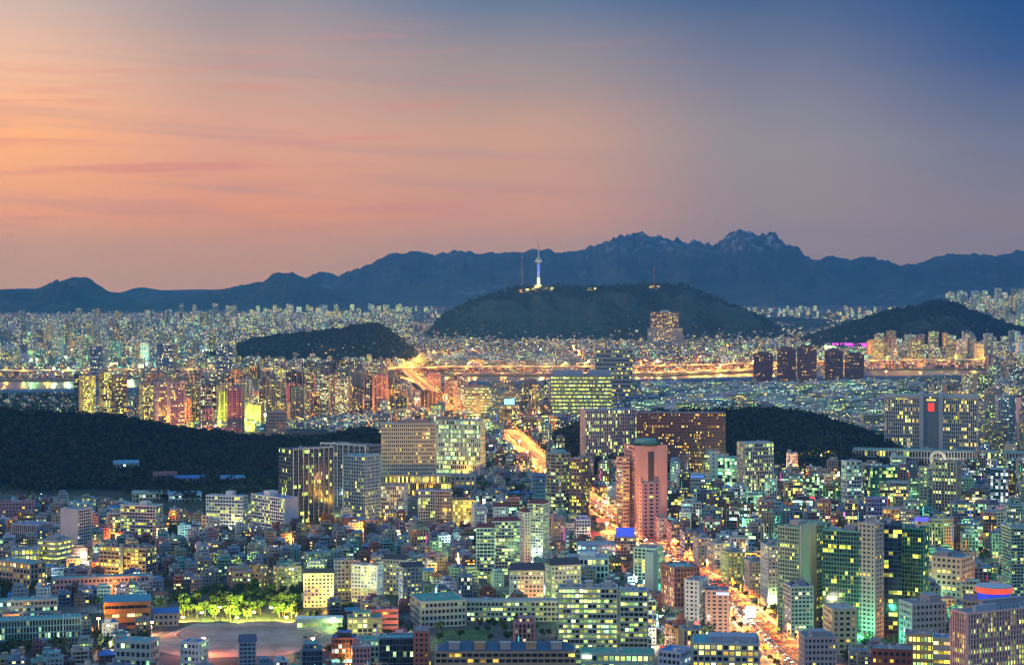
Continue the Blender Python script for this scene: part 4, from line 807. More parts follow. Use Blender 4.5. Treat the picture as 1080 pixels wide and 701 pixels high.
fill('hillhouse', [(415,394),(430,352),(470,350),(830,351),(1000,356),(1010,388),(700,393)], (20, 25), 3, .92, .4)
fill('hillhouse', [(1000,390),(1000,350),(1120,345),(1120,390)], (28, 34), 9, .8, .4)
fill('office', [(380,349),(390,342.5),(500,341.5),(500,349)], (110, 200), 0, .6, .6)
fill('office', [(770,352),(770,342.5),(1100,341.5),(1100,352)], (100, 210), 0, .55, .6)
# ------------------------------------------------------------------ what shows: coarse silhouette test, nearest first
cover = np.zeros((701, 1080), bool)
items = [(o[0], o, None) for o in OCC]
for c in CAND:
    e = (abs(c['w']*math.cos(c['rz']))+abs(c['d']*math.sin(c['rz'])))/2
    xa, yb_ = PXY(c['x']-e, c['y'], c['z']); xb, _ = PXY(c['x']+e, c['y'], c['z']); _, yt_ = PXY(c['x'], c['y'], c['z']+c['H'])
    c['box'] = (xa, xb, yt_-1, yb_); items.append((c['y'], (c['y'], xa, xb, yt_-1, yb_), c))
items.sort(key=lambda t_: t_[0])
for _, o, c in items:
    x0, x1, y0, y1 = [int(round(v)) for v in (o[1], o[2], o[3], o[4])]
    x0, x1 = max(0, x0), min(1080, x1); y0, y1 = max(0, y0), min(701, y1)
    vis = 0
    if x1 > x0 and y1 > y0: sl_ = cover[y0:y1, x0:x1]; vis = sl_.size-int(sl_.sum()); sl_[:] = True
    if c is not None: c['vis'] = vis
LIMITS = dict(villa=290, house=270, office=290, tower=262, slab=200, hillhouse=280)
for kd, lim in LIMITS.items():
    L = sorted([c for c in CAND if c['kind'] == kd], key=lambda c: -c['vis'])
    for k, c in enumerate(L): c['solo'] = k < lim and c['vis'] >= 5
# ------------------------------------------------------------------ prototypes, then one object tree per building
def M(mb, name, mat=PAINT): return mb.mesh(name, mat)
def build_proto(kind, p):
    w, d, n, fh = p['w'], p['d'], p['n'], p['fh']; H = n*fh; pf = kind in ('villa', 'house', 'office')
    sides = 'fblr' if kind != 'slab' and kind != 'tower' else random.choice(['fb', 'fblr'])
    wl, gl = shell(w, d, n, fh, p['bay'], p['style'], sides, per_floor=pf, para=.15 if kind == 'house' else .9)
    parts = [('wall', M(wl, 'wall'), 'wall')]
    for g in gl: parts.append(('window_band' if pf else 'glazing', M(g, 'window', GLASS), 'glass'))
    if kind == 'house':
        rf = p['rf']; parts.append(('pitched_roof', M(gable(w, d, H+.2, random.uniform(2, 3), .5, (.05, .5, .25)[rf]), 'roof'), 'roof'))
        parts.append(('chimney', M(MB().box(w*.2, w*.2+.8, -.4, .4, H, H+3.4), 'chimney'), (.3, .14, .1)))
    elif kind == 'hillhouse' and random.random() < .5: parts.append(('pitched_roof', M(gable(w, d, H+.95, 2.6, .5, .2), 'roof'), 'roof'))
    else:
        parts.append(('roof', M(roofdeck(w, d, H), 'roof'), 'roof'))
        if kind in ('villa', 'office'):
            hx = random.choice([-.25, .25, 0]); parts.append(('stair_hut', M(hut(hx*w, .15*d, min(4.5, w*.35), min(4, d*.4), H+.1, 2.8 if kind == 'villa' else 4.2), 'stair_hut'), 'wall'))
            tk = MB().cyl(-hx*w if hx else .3*w, -.2*d, 1.0, 1.0, H+.7, H+2.5, 10); tk.box(-hx*w-.7 if hx else .3*w-.7, -hx*w+.7 if hx else .3*w+.7, -.2*d-.6, -.2*d+.6, H+.1, H+.71)
            parts.append(('water_tank', M(tk, 'water_tank'), random.choice([(.55, .42, .05), (.1, .25, .45), (.5, .5, .5)])))
            al = MB(); al.cyl(.35*w, .3*d, .09, .05, H+.1, H+5, 6); al.box(.35*w-.7, .35*w+.7, .3*d-.05, .3*d+.05, H+3.4, H+3.5); parts.append(('aerial', M(al, 'aerial'), (.4, .4, .4)))
            if kind in ('office', 'villa'):
                ac = MB()
                for q in range(3): ac.box(-.4*w+q*1.8, -.4*w+q*1.8+1.2, .28*d, .28*d+1, H+.1, H+1.4)
                parts.append(('air_conditioner', M(ac, 'air_conditioner'), (.45, .47, .5)))
        if kind == 'office': parts.append(('shop_front', M((lambda g: (g.glass(w/2-STY[p['style']][3]+.14, d/2-STY[p['style']][3]+.14, .3, fh*.72, 3, 2, 0, 1), g)[1])(MB()), 'shop_front', LAMP), 'shop')); bx = w*random.choice([-.3, .1, .32]); parts.append(('blade_sign', M(MB().box(bx, bx+.5, -d/2-2.2, -d/2-.75, H*.35, H*.75), 'blade_sign', LAMP), 'sign'))  # office ground-floor ring is added for coloured glow at street level
        if kind in ('villa', 'office') and random.random() < .55 and n > 3:
            tw, td = w*random.uniform(.5, .75), d*random.uniform(.5, .8); tb = shell(tw, td, 1, fh, p['bay'], 'punch', para=.5)
            for v in (tb[0], *tb[1]): v.v = [(a+0-hx*w*.3, b+.05*d, c_+H+.3) for a, b, c_ in v.v]
            parts.append(('setback_storey', M(tb[0], 'setback_storey'), 'wall')); parts.append(('window_band', M(tb[1][0], 'window', GLASS), 'glass')); parts.append(('roof', M((lambda m_: (m_.box(-tw/2+.3-hx*w*.3, tw/2-.3-hx*w*.3, -td/2+.3+.05*d, td/2-.3+.05*d, H+fh+.25, H+fh+.5), m_)[1])(MB()), 'roof'), 'roof'))
            parts[:] = [q for q in parts if q[0] not in ('stair_hut', 'water_tank')]
        if kind in ('tower', 'slab'): parts.append(('machine_room', M(hut(0, 0, w*.22, d*.5, H+.1, 4), 'machine_room'), 'wall'))
    if kind == 'tower':
        fn = MB(); 
        for q in (-.5, -.17, .17, .5): fn.box(q*w-.45, q*w+.45, -d/2-.9, -d/2-.56, -.5, H+1.6)
        parts.append(('pilaster', M(fn, 'pilaster'), (.5, .48, .44)))
    return parts
NAMES = dict(villa=('villa_block', 'apartment villa', 'low flat roofed villa blocks'), house=('house', 'house', 'pitched roof houses'), office=('office_block', 'office block', 'ordinary office blocks'),
             tower=('apartment_tower', 'apartment tower', 'ordinary apartment towers'), slab=('apartment_slab', 'apartment slab', 'long apartment slabs'), hillhouse=('hillside_house', 'hillside house', 'small houses beyond the river'))
GEN = []
for kd, specs in PS.items():
    built = {}
    for c in CAND:
        if c['kind'] != kd or not c['solo']: continue
        if c['p'] not in built: built[c['p']] = build_proto(kd, specs[c['p']])
        nm, cat, grp = NAMES[kd]
        r = O(nm, None, loc=(c['x'], c['y'], c['z']), rz=c['rz'], cat=cat, group=grp, scale=(c['sx'], c['sy'], 1))
        wc = [v*random.uniform(.8, 1.12) for v in WALLC[c['wall']]]; rc = [v*random.uniform(.8, 1.3) for v in ROOFC[c['roof']]]
        small = c['y'] > 5200
        for (pn, me, colr) in built[c['p']]:
            if colr == 'glass': ccol = TINT[c['tint']]+(min(.95, max(0, c['lit']+random.uniform(-.15, .15))),)
            else: ccol = wc if colr == 'wall' else rc if colr == 'roof' else colr
            if colr == 'sign': ccol = random.choice([(1,.05,.04), (.1,.25,1), (1,.3,.03), (.1,.9,.3), (1,.1,.6), (1,.9,.6), (.2,.8,1)])+(random.uniform(.06, .14),)
            elif colr == 'shop': ccol = random.choice([(1,.6,.15), (.7,1,.4), (1,.35,.06), (.3,.9,.8), (1,.85,.5), (1,.2,.1)])+(random.uniform(.05, .14),)  # random colour of the added street-level glow
            if small and pn in ('pilaster', 'water_tank', 'air_conditioner'): continue
            O(pn, me, r, color=ccol)
        GEN.append((r, c))
# ------------------------------------------------------------------ the mass of further buildings, one object per kind
for kd in PS:
    L = [c for c in CAND if c['kind'] == kd and not c['solo']]
    if not L: continue
    A = {k: np.array([c[k] for c in L], float) for k in ('x', 'y', 'z', 'w', 'd', 'H', 'rz', 'n', 'lit')}; N = len(L)
    cs, sn = np.cos(A['rz']), np.sin(A['rz']); V = []; Q = []; UV = []; BC = []; BI = []
    wc = np.array([WALLC[c['wall']] for c in L])*RNG.uniform(.75, 1.15, (N, 1)); rc = np.array([ROOFC[c['roof']] for c in L])*RNG.uniform(.8, 1.3, (N, 1)); sd = RNG.choice([.05, .4, .15, .45, .7], N)+RNG.uniform(0, .04, N) if kd == 'hillhouse' else RNG.random(N)
    br = np.where(A['y'] > 5200, .42, .27)
    def addbox(fx0, fx1, fy0, fy1, z0, z1, windows, top=True):
        k = len(V); pts = []
        for z in (z0, z1):
            for fx, fy in ((fx0, fy0), (fx1, fy0), (fx1, fy1), (fx0, fy1)):
                a, b = fx*A['w'], fy*A['d']; pts.append(np.stack([A['x']+cs*a-sn*b, A['y']+sn*a+cs*b, A['z']+z], -1))
        base = sum(len(v) for v in V); V.append(np.stack(pts, 1).reshape(-1, 3)); o = base+np.arange(N)[:, None]*8
        for f, ln in (((0,1,5,4), 'w'), ((1,2,6,5), 'd'), ((2,3,7,6), 'w'), ((3,0,4,7), 'd'), ((4,5,6,7), 't')):
            Q.append(o+np.array(f)); u = np.zeros((N, 4, 2))
            if ln == 't' or not windows: u[..., 1] = -99
            else:
                nb = np.maximum(1, np.round(A[ln]/3.3)); u[:, 1, 0] = nb; u[:, 2, 0] = nb; u[:, 2, 1] = A['n']; u[:, 3, 1] = A['n']; u[..., 0] += {'w': 0, 'd': 30}[ln]
            UV.append(u); BC.append(np.c_[rc if ln == 't' else wc, np.ones(N)]); BI.append(np.stack([sd, A['lit'], br, np.ones(N)], -1))
    addbox(-.5, .5, -.5, .5, -A['H']*0-6, A['H'], True)
    addbox(-.15, .15, 0, .35, A['H']+.01, A['H']+3, False)
    for (a, b, c_, d_) in ((-.5, .5, -.5, -.47), (-.5, -.47, -.47, .5), (.47, .5, -.47, .5)): addbox(a, b, c_, d_, A['H']+.02, A['H']+.9, False)
    nm = {'villa': 'villa_blocks', 'house': 'houses', 'office': 'office_blocks', 'tower': 'apartment_towers', 'slab': 'apartment_slabs', 'hillhouse': 'hillside_houses'}[kd]
    lb = {'villa': 'dense mass of low villa blocks between the larger buildings', 'house': 'crowded small houses filling gaps in the villa quarters', 'office': 'packed smaller office blocks through the city', 'tower': 'mass of further apartment towers along the river', 'slab': 'further long apartment slabs', 'hillhouse': 'countless small houses glittering beyond the river'}[kd]
    O(nm, quadmesh(nm, np.concatenate(V), np.concatenate(Q), FACADE, dict(bcol=np.concatenate(BC), binf=np.concatenate(BI)), np.concatenate(UV).reshape(-1, 2)), kind='stuff', label=lb, cat='buildings')
print('CAND', {k: (sum(c['kind'] == k for c in CAND), sum(c['kind'] == k and c['solo'] for c in CAND)) for k in PS})
# ------------------------------------------------------------------ trees
def leaf_cloud(n, lobes, size, rng):
    V = []; 
    for i in range(n):
        cx, cy, cz, r = lobes[rng.integers(len(lobes))]
        v = rng.normal(size=3); v /= np.linalg.norm(v); rr = r*rng.uniform(.55, 1.05)
        p = np.array([cx, cy, cz])+v*rr*np.array([1, 1, .85])
        a = rng.normal(size=3); a /= np.linalg.norm(a); b = np.cross(a, v+rng.normal(size=3)*.4); b /= np.linalg.norm(b)+1e-6; s = size*rng.uniform(.6, 1.3)
        V += [p-a*s-b*s*.5, p+b*s*.7, p+a*s-b*s*.2, p-b*s*.9+a*s*.2]
    return np.array(V), np.arange(n*4).reshape(-1, 4)
TREES = []
for k in range(7):
    r_ = np.random.default_rng(k); h = 6+k*.35
    lobes = [(0, 0, h*.62, 1.9)]+[(math.cos(a)*r_.uniform(.9, 1.9), math.sin(a)*r_.uniform(.9, 1.9), h*r_.uniform(.45, .85), r_.uniform(.9, 1.6)) for a in np.linspace(0, 6, 6)]
    V, Q = leaf_cloud(330, lobes, .42, r_)
    tm = MB(); tm.cyl(0, 0, .26, .13, -.3, h*.55, 7)
    for a in range(4):
        q = a*1.6+k; tm.faces([(0.07, 0, h*.35), (-.07, 0, h*.35), (0, .09, h*.4), (math.cos(q)*1.4, math.sin(q)*1.4, h*.68)], [(0,1,3),(1,2,3),(2,0,3)])
    TREES.append((quadmesh('crown', V, Q, LEAF), tm.mesh('trunk', BARK)))
TREE_N = []
def tree(x, y, z, s, label, group):
    cr, tk = random.choice(TREES); r = O('tree', None, loc=(x, y, z), rz=random.uniform(0, 6), scale=(s, s, s*random.uniform(.9, 1.2)), cat='tree', group=group, label=label)
    O('trunk', tk, r); O('crown', cr, r); TREE_N.append((r, x, y)); return r
def scatter_trees(poly, n, label, group, s=(1, 1.5), row=False):
    P = [G(*p) for p in poly]; xs_ = [p[0] for p in P]; ys_ = [p[1] for p in P]; k = 0; tries = 0
    while k < n and tries < n*60:
        tries += 1; x, y = random.uniform(min(xs_), max(xs_)), random.uniform(min(ys_), max(ys_))
        if not inpoly(P, x, y): continue
        if any(math.hypot(x-a, y-b) < 3.6 for _, a, b in TREE_N): continue
        if any(abs(x-fx) < fr_-2 and abs(y-fy) < fr_-2 for fx, fy, fr_ in FOOT): continue
        tree(x, y, 0, random.uniform(*s), label, group); k += 1
scatter_trees([(186,655),(190,630),(318,630),(314,655)], 92, 'floodlit yellow green tree behind the sports field', 'floodlit trees behind the sports field', (1.5, 2.3))
scatter_trees([(-5,634),(-5,620),(54,620),(54,634)], 18, 'dark tree in the grove behind the teal school buildings', 'trees behind the teal school', (1.1, 1.6))
scatter_trees([(-5,694),(-5,683),(100,683),(104,694)], 26, 'dim green tree in front of the nearer teal school', 'trees in front of the teal school', (1, 1.5))
scatter_trees([(90,684),(98,672),(156,670),(140,690)], 14, 'tree beside the orange gymnasium forecourt', 'trees by the gymnasium', (.9, 1.3))
scatter_trees([(344,690),(366,664),(400,656),(420,668),(370,700)], 22, 'dark tree on the slope right of the sports field', 'trees right of the sports field', (1, 1.5))
scatter_trees([(456,688),(462,664),(600,660),(600,680)], 26, 'tree around the school courtyard lawn', 'courtyard trees', (.9, 1.4))
scatter_trees([(505,540),(510,500),(556,500),(560,530)], 24, 'dark tree on the slope left of the curving bright road', 'trees left of the curving road', (1.3, 2))
for sd, nm in ((17.6, 'left'), (-17.6, 'right')):
    Pp = offs(resample(BLV, 24), sd)
    for x, y in Pp[3:]:
        if y < 2350: tree(x+random.uniform(-1, 1), y+random.uniform(-3, 3), .2, random.uniform(.8, 1.1), 'yellow lit street tree on the %s pavement of the boulevard' % nm, 'street trees on the %s of the boulevard' % nm)
# forests: uncountable crowns
def forest(name, specs, n, size, K, ls, label, q0, q1, ymin=None):
    V = []; pts = 0; out = []
    protos = []
    for k in range(8):
        r_ = np.random.default_rng(100+k); lobes = [(r_.uniform(-.45, .45), r_.uniform(-.45, .45), r_.uniform(.4, 1.0), r_.uniform(.35, .6)) for _ in range(5)]
        protos.append(leaf_cloud(K, lobes, ls, r_)[0])
    for sp in specs:
        Yc, w = sp[0], sp[1]; q = RNG.uniform(max(q0, sp[2][0]), min(q1, sp[2][-1]), n*3); Y = Yc+w*RNG.uniform(-1.15, .35, n*3); X = (q-540)/F*Yc
        h = hill_h(sp, X, Y)-1.2; ok = (h > 2.0) if Yc < 4000 else (h > 2.0) & ((h > 42) | (RNG.random(len(h)) < .35))
        X, Y, h = X[ok][:n], Y[ok][:n], h[ok][:n]; Z = gz(X, Y)+h
        sc_ = size*RNG.uniform(.65, 1.3, len(X)); an = RNG.uniform(0, 6.28, len(X)); pi = RNG.integers(0, 8, len(X))
        for k in range(8):
            m_ = pi == k; p = protos[k][None]; c_, s_ = np.cos(an[m_])[:, None], np.sin(an[m_])[:, None]; ss = sc_[m_][:, None]
            out.append(np.stack([X[m_][:, None]+ss*(c_*p[..., 0]-s_*p[..., 1]), Y[m_][:, None]+ss*(s_*p[..., 0]+c_*p[..., 1]), Z[m_][:, None]+ss*p[..., 2]], -1).reshape(-1, 3))
    V = np.concatenate(out); O(name, quadmesh(name, V, np.arange(len(V)).reshape(-1, 4), FOREST), kind='stuff', label=label, cat='forest')
forest('forest', [HL], 6500, 10.5, 46, .17, 'dense dark forest covering the hill at the left', -120, 430)
forest('forest', [HP], 5000, 10.5, 46, .17, 'dense dark forest on the low hill behind the brown office', 535, 930)
forest('forest', [NAM, HR, HG], 5000, 17, 12, .3, 'dark woodland over the far hills across the river', 200, 1100)
# loose greenery between the houses
out = []; pr_ = []
for k in range(8):
    r_ = np.random.default_rng(300+k); lobes = [(r_.uniform(-.4, .4), r_.uniform(-.4, .4), r_.uniform(.35, .9), r_.uniform(.35, .6)) for _ in range(4)]; pr_.append(leaf_cloud(60, lobes, .17, r_)[0])
kk = 0
for _ in range(16000):
    if kk >= 2300: break
    if _ % 5 == 0: px, py, s_ = random.uniform(-5, 82), random.uniform(419, 436), random.uniform(7, 11)
    elif _ % 5 == 1: px, py, s_ = random.uniform(500, 620), random.uniform(440, 540), random.uniform(5, 8)
    else: px, py, s_ = random.uniform(0, 1080), 495+205*random.random()**.7, random.uniform(3.2, 6.5)
    x, y = G(px, py); i, j = int((y-OY)/RES), int((x-OX)/RES)
    if occ[i, j]: continue
    p_ = pr_[kk % 8]; out.append(np.array([x, y, 0])+p_*np.array([s_, s_, s_*1.15])); kk += 1
    if py > 500 and random.random() < .3: occ[i, j] = True
V = np.concatenate(out); O('greenery', quadmesh('greenery', V, np.arange(len(V)).reshape(-1, 4), LEAF), kind='stuff', label='bushes and garden greenery in the gaps between the houses', cat='greenery')
# ------------------------------------------------------------------ tower on the hill
ty = 8500; tx = (568-540)/F*ty; tz = zat(tx, ty)-2
T = O('observation_tower', None, loc=(tx, ty, tz), label='tall observation tower lit blue with yellow foot on top of the wooded hill', cat='tower')
K_ = (CAMZ+(HY-250.5)/F*ty-tz)/236
def cz(lst, n=24):
    m = MB()
    for r0, r1, z0, z1 in lst: m.cyl(0, 0, r0, r1, z0*K_, z1*K_, n)
    return m
child('base_hall', (cz([(20, 20, 0, 9), (14, 14, 9.1, 14)]), PAINT), T, (.5, .48, .4))
child('shaft', (cz([(6.5, 5.2, 13, 120)]), PAINT), T, (.6, .6, .58))
sl_ = MB()
for k in range(6): a = k*math.pi/3+.3; sl_.box(6.1*math.cos(a)-.7, 6.1*math.cos(a)+.7, 6.1*math.sin(a)-.7, 6.1*math.sin(a)+.7, 50*K_, 112*K_)
child('added_blue_glow', (sl_, LAMP), T, (.05, .16, 1, .22))  # glowing strips added to stand in for blue light on the shaft
sl_ = MB()
for k in range(6): a = k*math.pi/3+.3; sl_.box(6.4*math.cos(a)-.9, 6.4*math.cos(a)+.9, 6.4*math.sin(a)-.9, 6.4*math.sin(a)+.9, 15*K_, 49*K_)
child('added_yellow_glow', (sl_, LAMP), T, (1, .9, .4, .16))  # added glowing strips carry the yellow light on the lower shaft
child('observation_pod', (cz([(9, 14, 118, 123), (16, 16, 123.1, 128), (14, 15, 128.1, 133), (15, 11, 133.1, 137)]), PAINT), T, (.55, .55, .5))
child('pod_windows', (cz([(16.3, 16.3, 124.2, 127)]), LAMP), T, (1, .9, .6, .1)); child('green_ring', (cz([(12.5, 9, 137.1, 141)]), LAMP), T, (.1, .7, .2, .06))
child('mast_base', (cz([(5.5, 5, 141, 150), (3.6, 3.4, 150.1, 178)], 12), PAINT), T, (.62, .6, .58))
an = MB()
for i in range(8):
    z0, z1 = (178+i*6)*K_, (184+i*6)*K_; r = 2.6-i*.15
    for a in range(4):
        q = a*math.pi/2+math.pi/4; an.box(r*math.cos(q)-.35, r*math.cos(q)+.35, r*math.sin(q)-.35, r*math.sin(q)+.35, z0, z1)
    an.box(-r, r, -r, r, z1-.8, z1)
an.cyl(0, 0, .8, .4, 226*K_, 236*K_, 8); child('antenna', (an, PAINT), T, (.6, .22, .16))
LG = 1.8
def pl(x, y, z, e, c, r=1.0, parent=None, spot=None, name='light'):
    l = bpy.data.lights.new(name, 'SPOT' if spot else 'POINT'); l.energy = e*LG; l.color = c; l.shadow_soft_size = r
    if spot: l.spot_size = math.radians(spot); l.spot_blend = .6
    o = bpy.data.objects.new(name, l); COL.objects.link(o); o.location = (x, y, z)
    if parent is not None: o.parent = parent
    return o
pl(0, -26, 22, 60000, (1, .8, .3), 2, T); pl(24, -10, 14, 60000, (1, .75, .2), 2, T); pl(-24, -10, 14, 60000, (1, .65, .2), 2, T)
def mast(px, top, base, Y, c, label):
    x = (px-540)/F*Y; z = zat(x, Y)-1; h = CAMZ+(HY-top)/F*Y-z; r = O('radio_mast', None, loc=(x, Y, z), label=label, cat='radio mast')
    for part, lo, hi, cc in (('lower_lattice', 0, .55, c), ('upper_lattice', .55, 1, (.6, .2, .16))):
        m = MB(); N_ = 7
        for i in range(N_):
            f = lo+(hi-lo)*i/N_; g = lo+(hi-lo)*(i+1)/N_; ra = 4.2*(1-f)+1
            for a in range(4): q = a*math.pi/2+.7; m.box(ra*math.cos(q)-.5, ra*math.cos(q)+.5, ra*math.sin(q)-.5, ra*math.sin(q)+.5, f*h, g*h)
            m.box(-ra*.8, ra*.8, -ra*.8, ra*.8, g*h-.9, g*h)
        child(part, (m, PAINT), r, cc)
    child('red_beacon', (MB().cyl(0, 0, 1.6, 1.2, h, h+2.5, 8), LAMP), r, (1, .1, .05, .3)); return r
r = mast(550.5, 271, 302, 8520, (.45, .2, .2), 'red and white lattice radio mast left of the observation tower'); pl(0, -12, 10, 40000, (1, .25, .1), 2, r)
r = mast(690, 284, 303, 8480, (.4, .15, .12), 'red lattice radio mast on the hill right of the tower'); pl(0, -12, 10, 15000, (1, .4, .15), 2, r)
for i, (px, w_, h_) in enumerate([(549, 22, 8), (556, 16, 9), (562, 20, 12), (575, 24, 9), (582, 16, 7), (622, 20, 7), (628, 12, 8), (687, 24, 7), (694, 16, 9)]):
    Y = 8480+i*3; x = (px-540)/F*Y; z = zat(x, Y)-3
    r = O('hilltop_station', None, loc=(x, Y, z), label=['red lit station building at the foot of the radio mast','amber lit lodge beside the radio mast','glowing yellow terrace building just left of the tower foot','glowing yellow pavilion just right of the tower foot','small amber lit lodge further right of the tower foot','dim lodge on the ridge right of the tower','small white lit hut on the ridge right of the tower','long station under the right red mast','small lit hut beside the right red mast'][i], cat='hilltop building')
    mkparts(r, w_, 12, 2, (h_+3)/2, 3, 'grid', (.5, .42, .3), .9, TINT['y' if i else 'o'], 'dark', pf=False)
    pl(0, -16, 8, 22000 if i < 5 else 8000, (1, .3, .1) if i == 0 else (1, .8, .3), 2, r)
# ------------------------------------------------------------------ decks along and across the river
CONC = m_noise('concrete', (.34, .32, .28), (.42, .4, .36), .3)
def deck(name, pts, w_, z, label, cat, lampc, e, step=62, pier=90):
    P = resample([G(*p) for p in pts], 20); r = O(name, None, loc=(0, 0, 0), label=label, cat=cat)
    a = strip('road_deck', offs(P, w_/2), offs(P, -w_/2), z-1.6, z, ASPH, parent=r)
    for s_ in (1, -1):
        strip('side_wall', offs(P, s_*w_/2+.3), offs(P, s_*w_/2-.3), z-2.4, z+1.3, CONC, parent=r)
    for x, y in resample(P, pier): O('pier', MB().box(x-2.2, x+2.2, y-w_*.3, y+w_*.3, -1, z-1.65).mesh('pier', CONC), r)
    for k, (x, y) in enumerate(resample(P, step)):
        if abs(x)/y > .31: continue
        tn = np.array([0, 1]); s_ = w_/2-.5 if k % 2 else -w_/2+.5
        o = offs(P, s_); j = int(np.argmin(np.hypot(o[:, 0]-x, o[:, 1]-y))); lamp(o[j, 0], o[j, 1], z, 10, lampc, e, 'lamp post on the '+dict(expressway='elevated expressway', bridge='river bridge').get(cat, cat), 'lamps on the '+cat, big=1.3, nm='expressway_lamp')
    return r
LM = {}
LAMPS = []
def lamp(x, y, z, h, c, e, label, group, big=1.0, spot=None, st=1.6, nm='street_lamp'):
    key = (h, big)
    if key not in LM:
        po = MB(); po.cyl(0, 0, .13*big, .08*big, -.2, h, 7); po.box(-.07, .07, -1.6, 0, h-.15, h)
        hd = MB(); hd.box(-.28*big, .28*big, -1.5-.7*big, -1.5+.2*big, h-.32*big, h-.16)
        LM[key] = (po.mesh('pole', PAINT), hd.mesh('lamp_head', LAMP))
    r = O(nm, None, loc=(x, y, z), label=label, cat=nm.replace('_', ' '), group=group)
    O('pole', LM[key][0], r, color=(.3, .3, .3)); O('lamp_head', LM[key][1], r, color=tuple(c)+(st,))
    if e: pl(0, -1.5, h-.8, e, c, .5, r, spot)
    LAMPS.append((r, x, y, z)); return r
SOD = (1, .3, .04); YEL = (1, .5, .05); GRN = (.55, 1, .28); WHT = (1, .85, .55)
deck('elevated_expressway', [(-60,397.5),(60,397.5),(150,396),(430,394),(480,393),(600,392.5),(680,392),(760,390),(820,387.5),(900,386),(1000,385),(1120,384.5)], 30, 19, 'long yellow lit elevated expressway on the far river bank', 'expressway', YEL, 85000, 60)
deck('elevated_expressway', [(660,396.2),(740,395),(800,392)], 24, 8, 'lower curved ramp of the expressway near the water', 'expressway ramp', YEL, 80000, 50)
deck('elevated_expressway', [(480,395.3),(640,394.8),(700,394),(800,390.6),(900,388.8),(1040,387)], 22, 6, 'low riverside expressway lit gold along the far water edge', 'riverside expressway', SOD, 75000, 66)
deck('river_bridge', [(470,440),(459,424),(448,412),(437,402),(430,396),(426,392)], 30, 14, 'bright orange lit bridge crossing the river left of centre', 'bridge', SOD, 62000, 42)
deck('elevated_road', [(425,391),(440,384),(450,379),(458,375)], 24, 12, 'bright approach road climbing away from the bridge', 'elevated road', YEL, 80000, 50)
# ------------------------------------------------------------------ street lamps
for sd, nm in ((14.8, 'left'), (-14.8, 'right')):
    for k, (x, y) in enumerate(offs(resample(BLV, 36), sd)):
        if y > 1240: lamp(x, y, .2, 10, SOD, 72000, 'sodium lamp on the %s kerb of the boulevard' % nm, 'boulevard lamps on the %s kerb' % nm, spot=150)
for P, c, nm in ((ST1, GRN, 'cross street right of the boulevard'), (ST2, YEL, 'street below the beige offices'), (ST3, WHT, 'street below the court'), (ST4, YEL, 'street along the forest slope'), (ST5, GRN, 'street behind the school wing')):
    for x, y in resample(P, 62):
        if abs(x)/y < .29: lamp(x, y, .1, 8, c, 9000 if P is ST4 or (P is ST2 and 540+F*x/y < 425) else 30000, 'street lamp on the '+nm, 'lamps of the '+nm)
k = 0; tr = 0
AL = []
while k < 122 and tr < 9000:
    tr += 1; px, py = random.uniform(0, 1080), 500+random.random()**.8*200; x, y = G(px, py)
    i, j = int((y-OY)/RES), int((x-OX)/RES)
    if not (0 <= i < NY and 0 <= j < NX) or occ[i, j] or hills_z(x, y)[0] > 2: continue
    if any(math.hypot(x-a, y-b) < 24 for a, b in AL): continue
    AL.append((x, y)); k += 1
    TEA = (.15, 1, .55); c = random.choice([GRN, TEA, TEA, YEL, WHT, SOD, TEA] if px > 700 else [YEL, GRN, SOD, WHT, (.6, .95, 1)]); cn = {YEL: 'yellow', GRN: 'greenish', SOD: 'orange', WHT: 'white', TEA: 'teal green'}.get(c, 'cool blue white')
    lamp(x, y, 0, 7.5, c, random.uniform(12000, 40000), '%s alley lamp between low buildings' % cn, '%s alley lamps' % cn)
# floodlights
def flood(px, py, c, e, label, z=0, h=9, n=2, gzv=0, aim=None):
    Y = F*(CAMZ-gzv)/(py-HY); x = (px-540)/F*Y
    r = O('floodlight_mast', None, loc=(x, Y, gzv), label=label, cat='floodlight')
    child('pole', (MB().cyl(0, 0, .2, .12, -1, h, 8), PAINT), r, (.4, .4, .4)); m = MB()
    for i in range(n): m.box(-1.3+i*1.4, -.1+i*1.4, -.7, -.2, h-.5, h+.7)
    child('lamp_head', (m, LAMP), r, tuple(c)+(2.2,)); o_ = pl(0, -1.4 if aim is None else .3, h, e, c, .6, r, 120 if aim else None)
    if aim: o_.rotation_euler = (math.radians(aim), 0, 0)
    return r
YG = (.75, 1, .08)
for i, (px, py) in enumerate([(193,657),(213,657.5),(232,657),(250,657.5),(268,657),(286,657.5),(302,657),(312,650)]): flood(px, py, (.75, 1, .12) if i % 2 else (1, .75, .15), 120000, ['first','second','third','fourth','fifth','sixth','seventh','eighth'][i]+' floodlight from the left among the trees behind the sports field', h=5+(i % 3)*4, aim=92)
flood(104, 664, (1, .4, .1), 30000, 'orange floodlight at the left gable of the gymnasium'); flood(150, 668, (1, .4, .1), 22000, 'orange floodlight in front of the gymnasium')
flood(160, 668, (1, .45, .2), 30000, 'orange floodlight at the left corner of the sports field'); flood(330, 690, (1, .25, .1), 40000, 'reddish floodlight at the lower right of the sports field', h=12); flood(215, 690, (1, .25, .1), 40000, 'reddish floodlight at the lower left of the sports field', h=12)
flood(352, 664, GRN, 9000, 'greenish floodlight beside the awning pavilion'); flood(84, 676, (.6, 1, .9), 16000, 'cool white floodlight at the end of the teal school'); flood(12, 664, (.6, 1, .9), 12000, 'cool white floodlight in front of the teal school')
for px in (232, 245, 258, 268): flood(px, 452.5, YG, 200000, 'yellow green court floodlight below the riverside towers, at %s' % {232:'its left end',245:'the left middle',258:'the right middle',268:'its right end'}[px], h=14)
for px, c_ in ((336,'left'),(345,'right')): flood(px, 382, YEL, 600000, 'dazzling yellow floodlight of the pair below the far hill, '+c_, h=22, n=4)
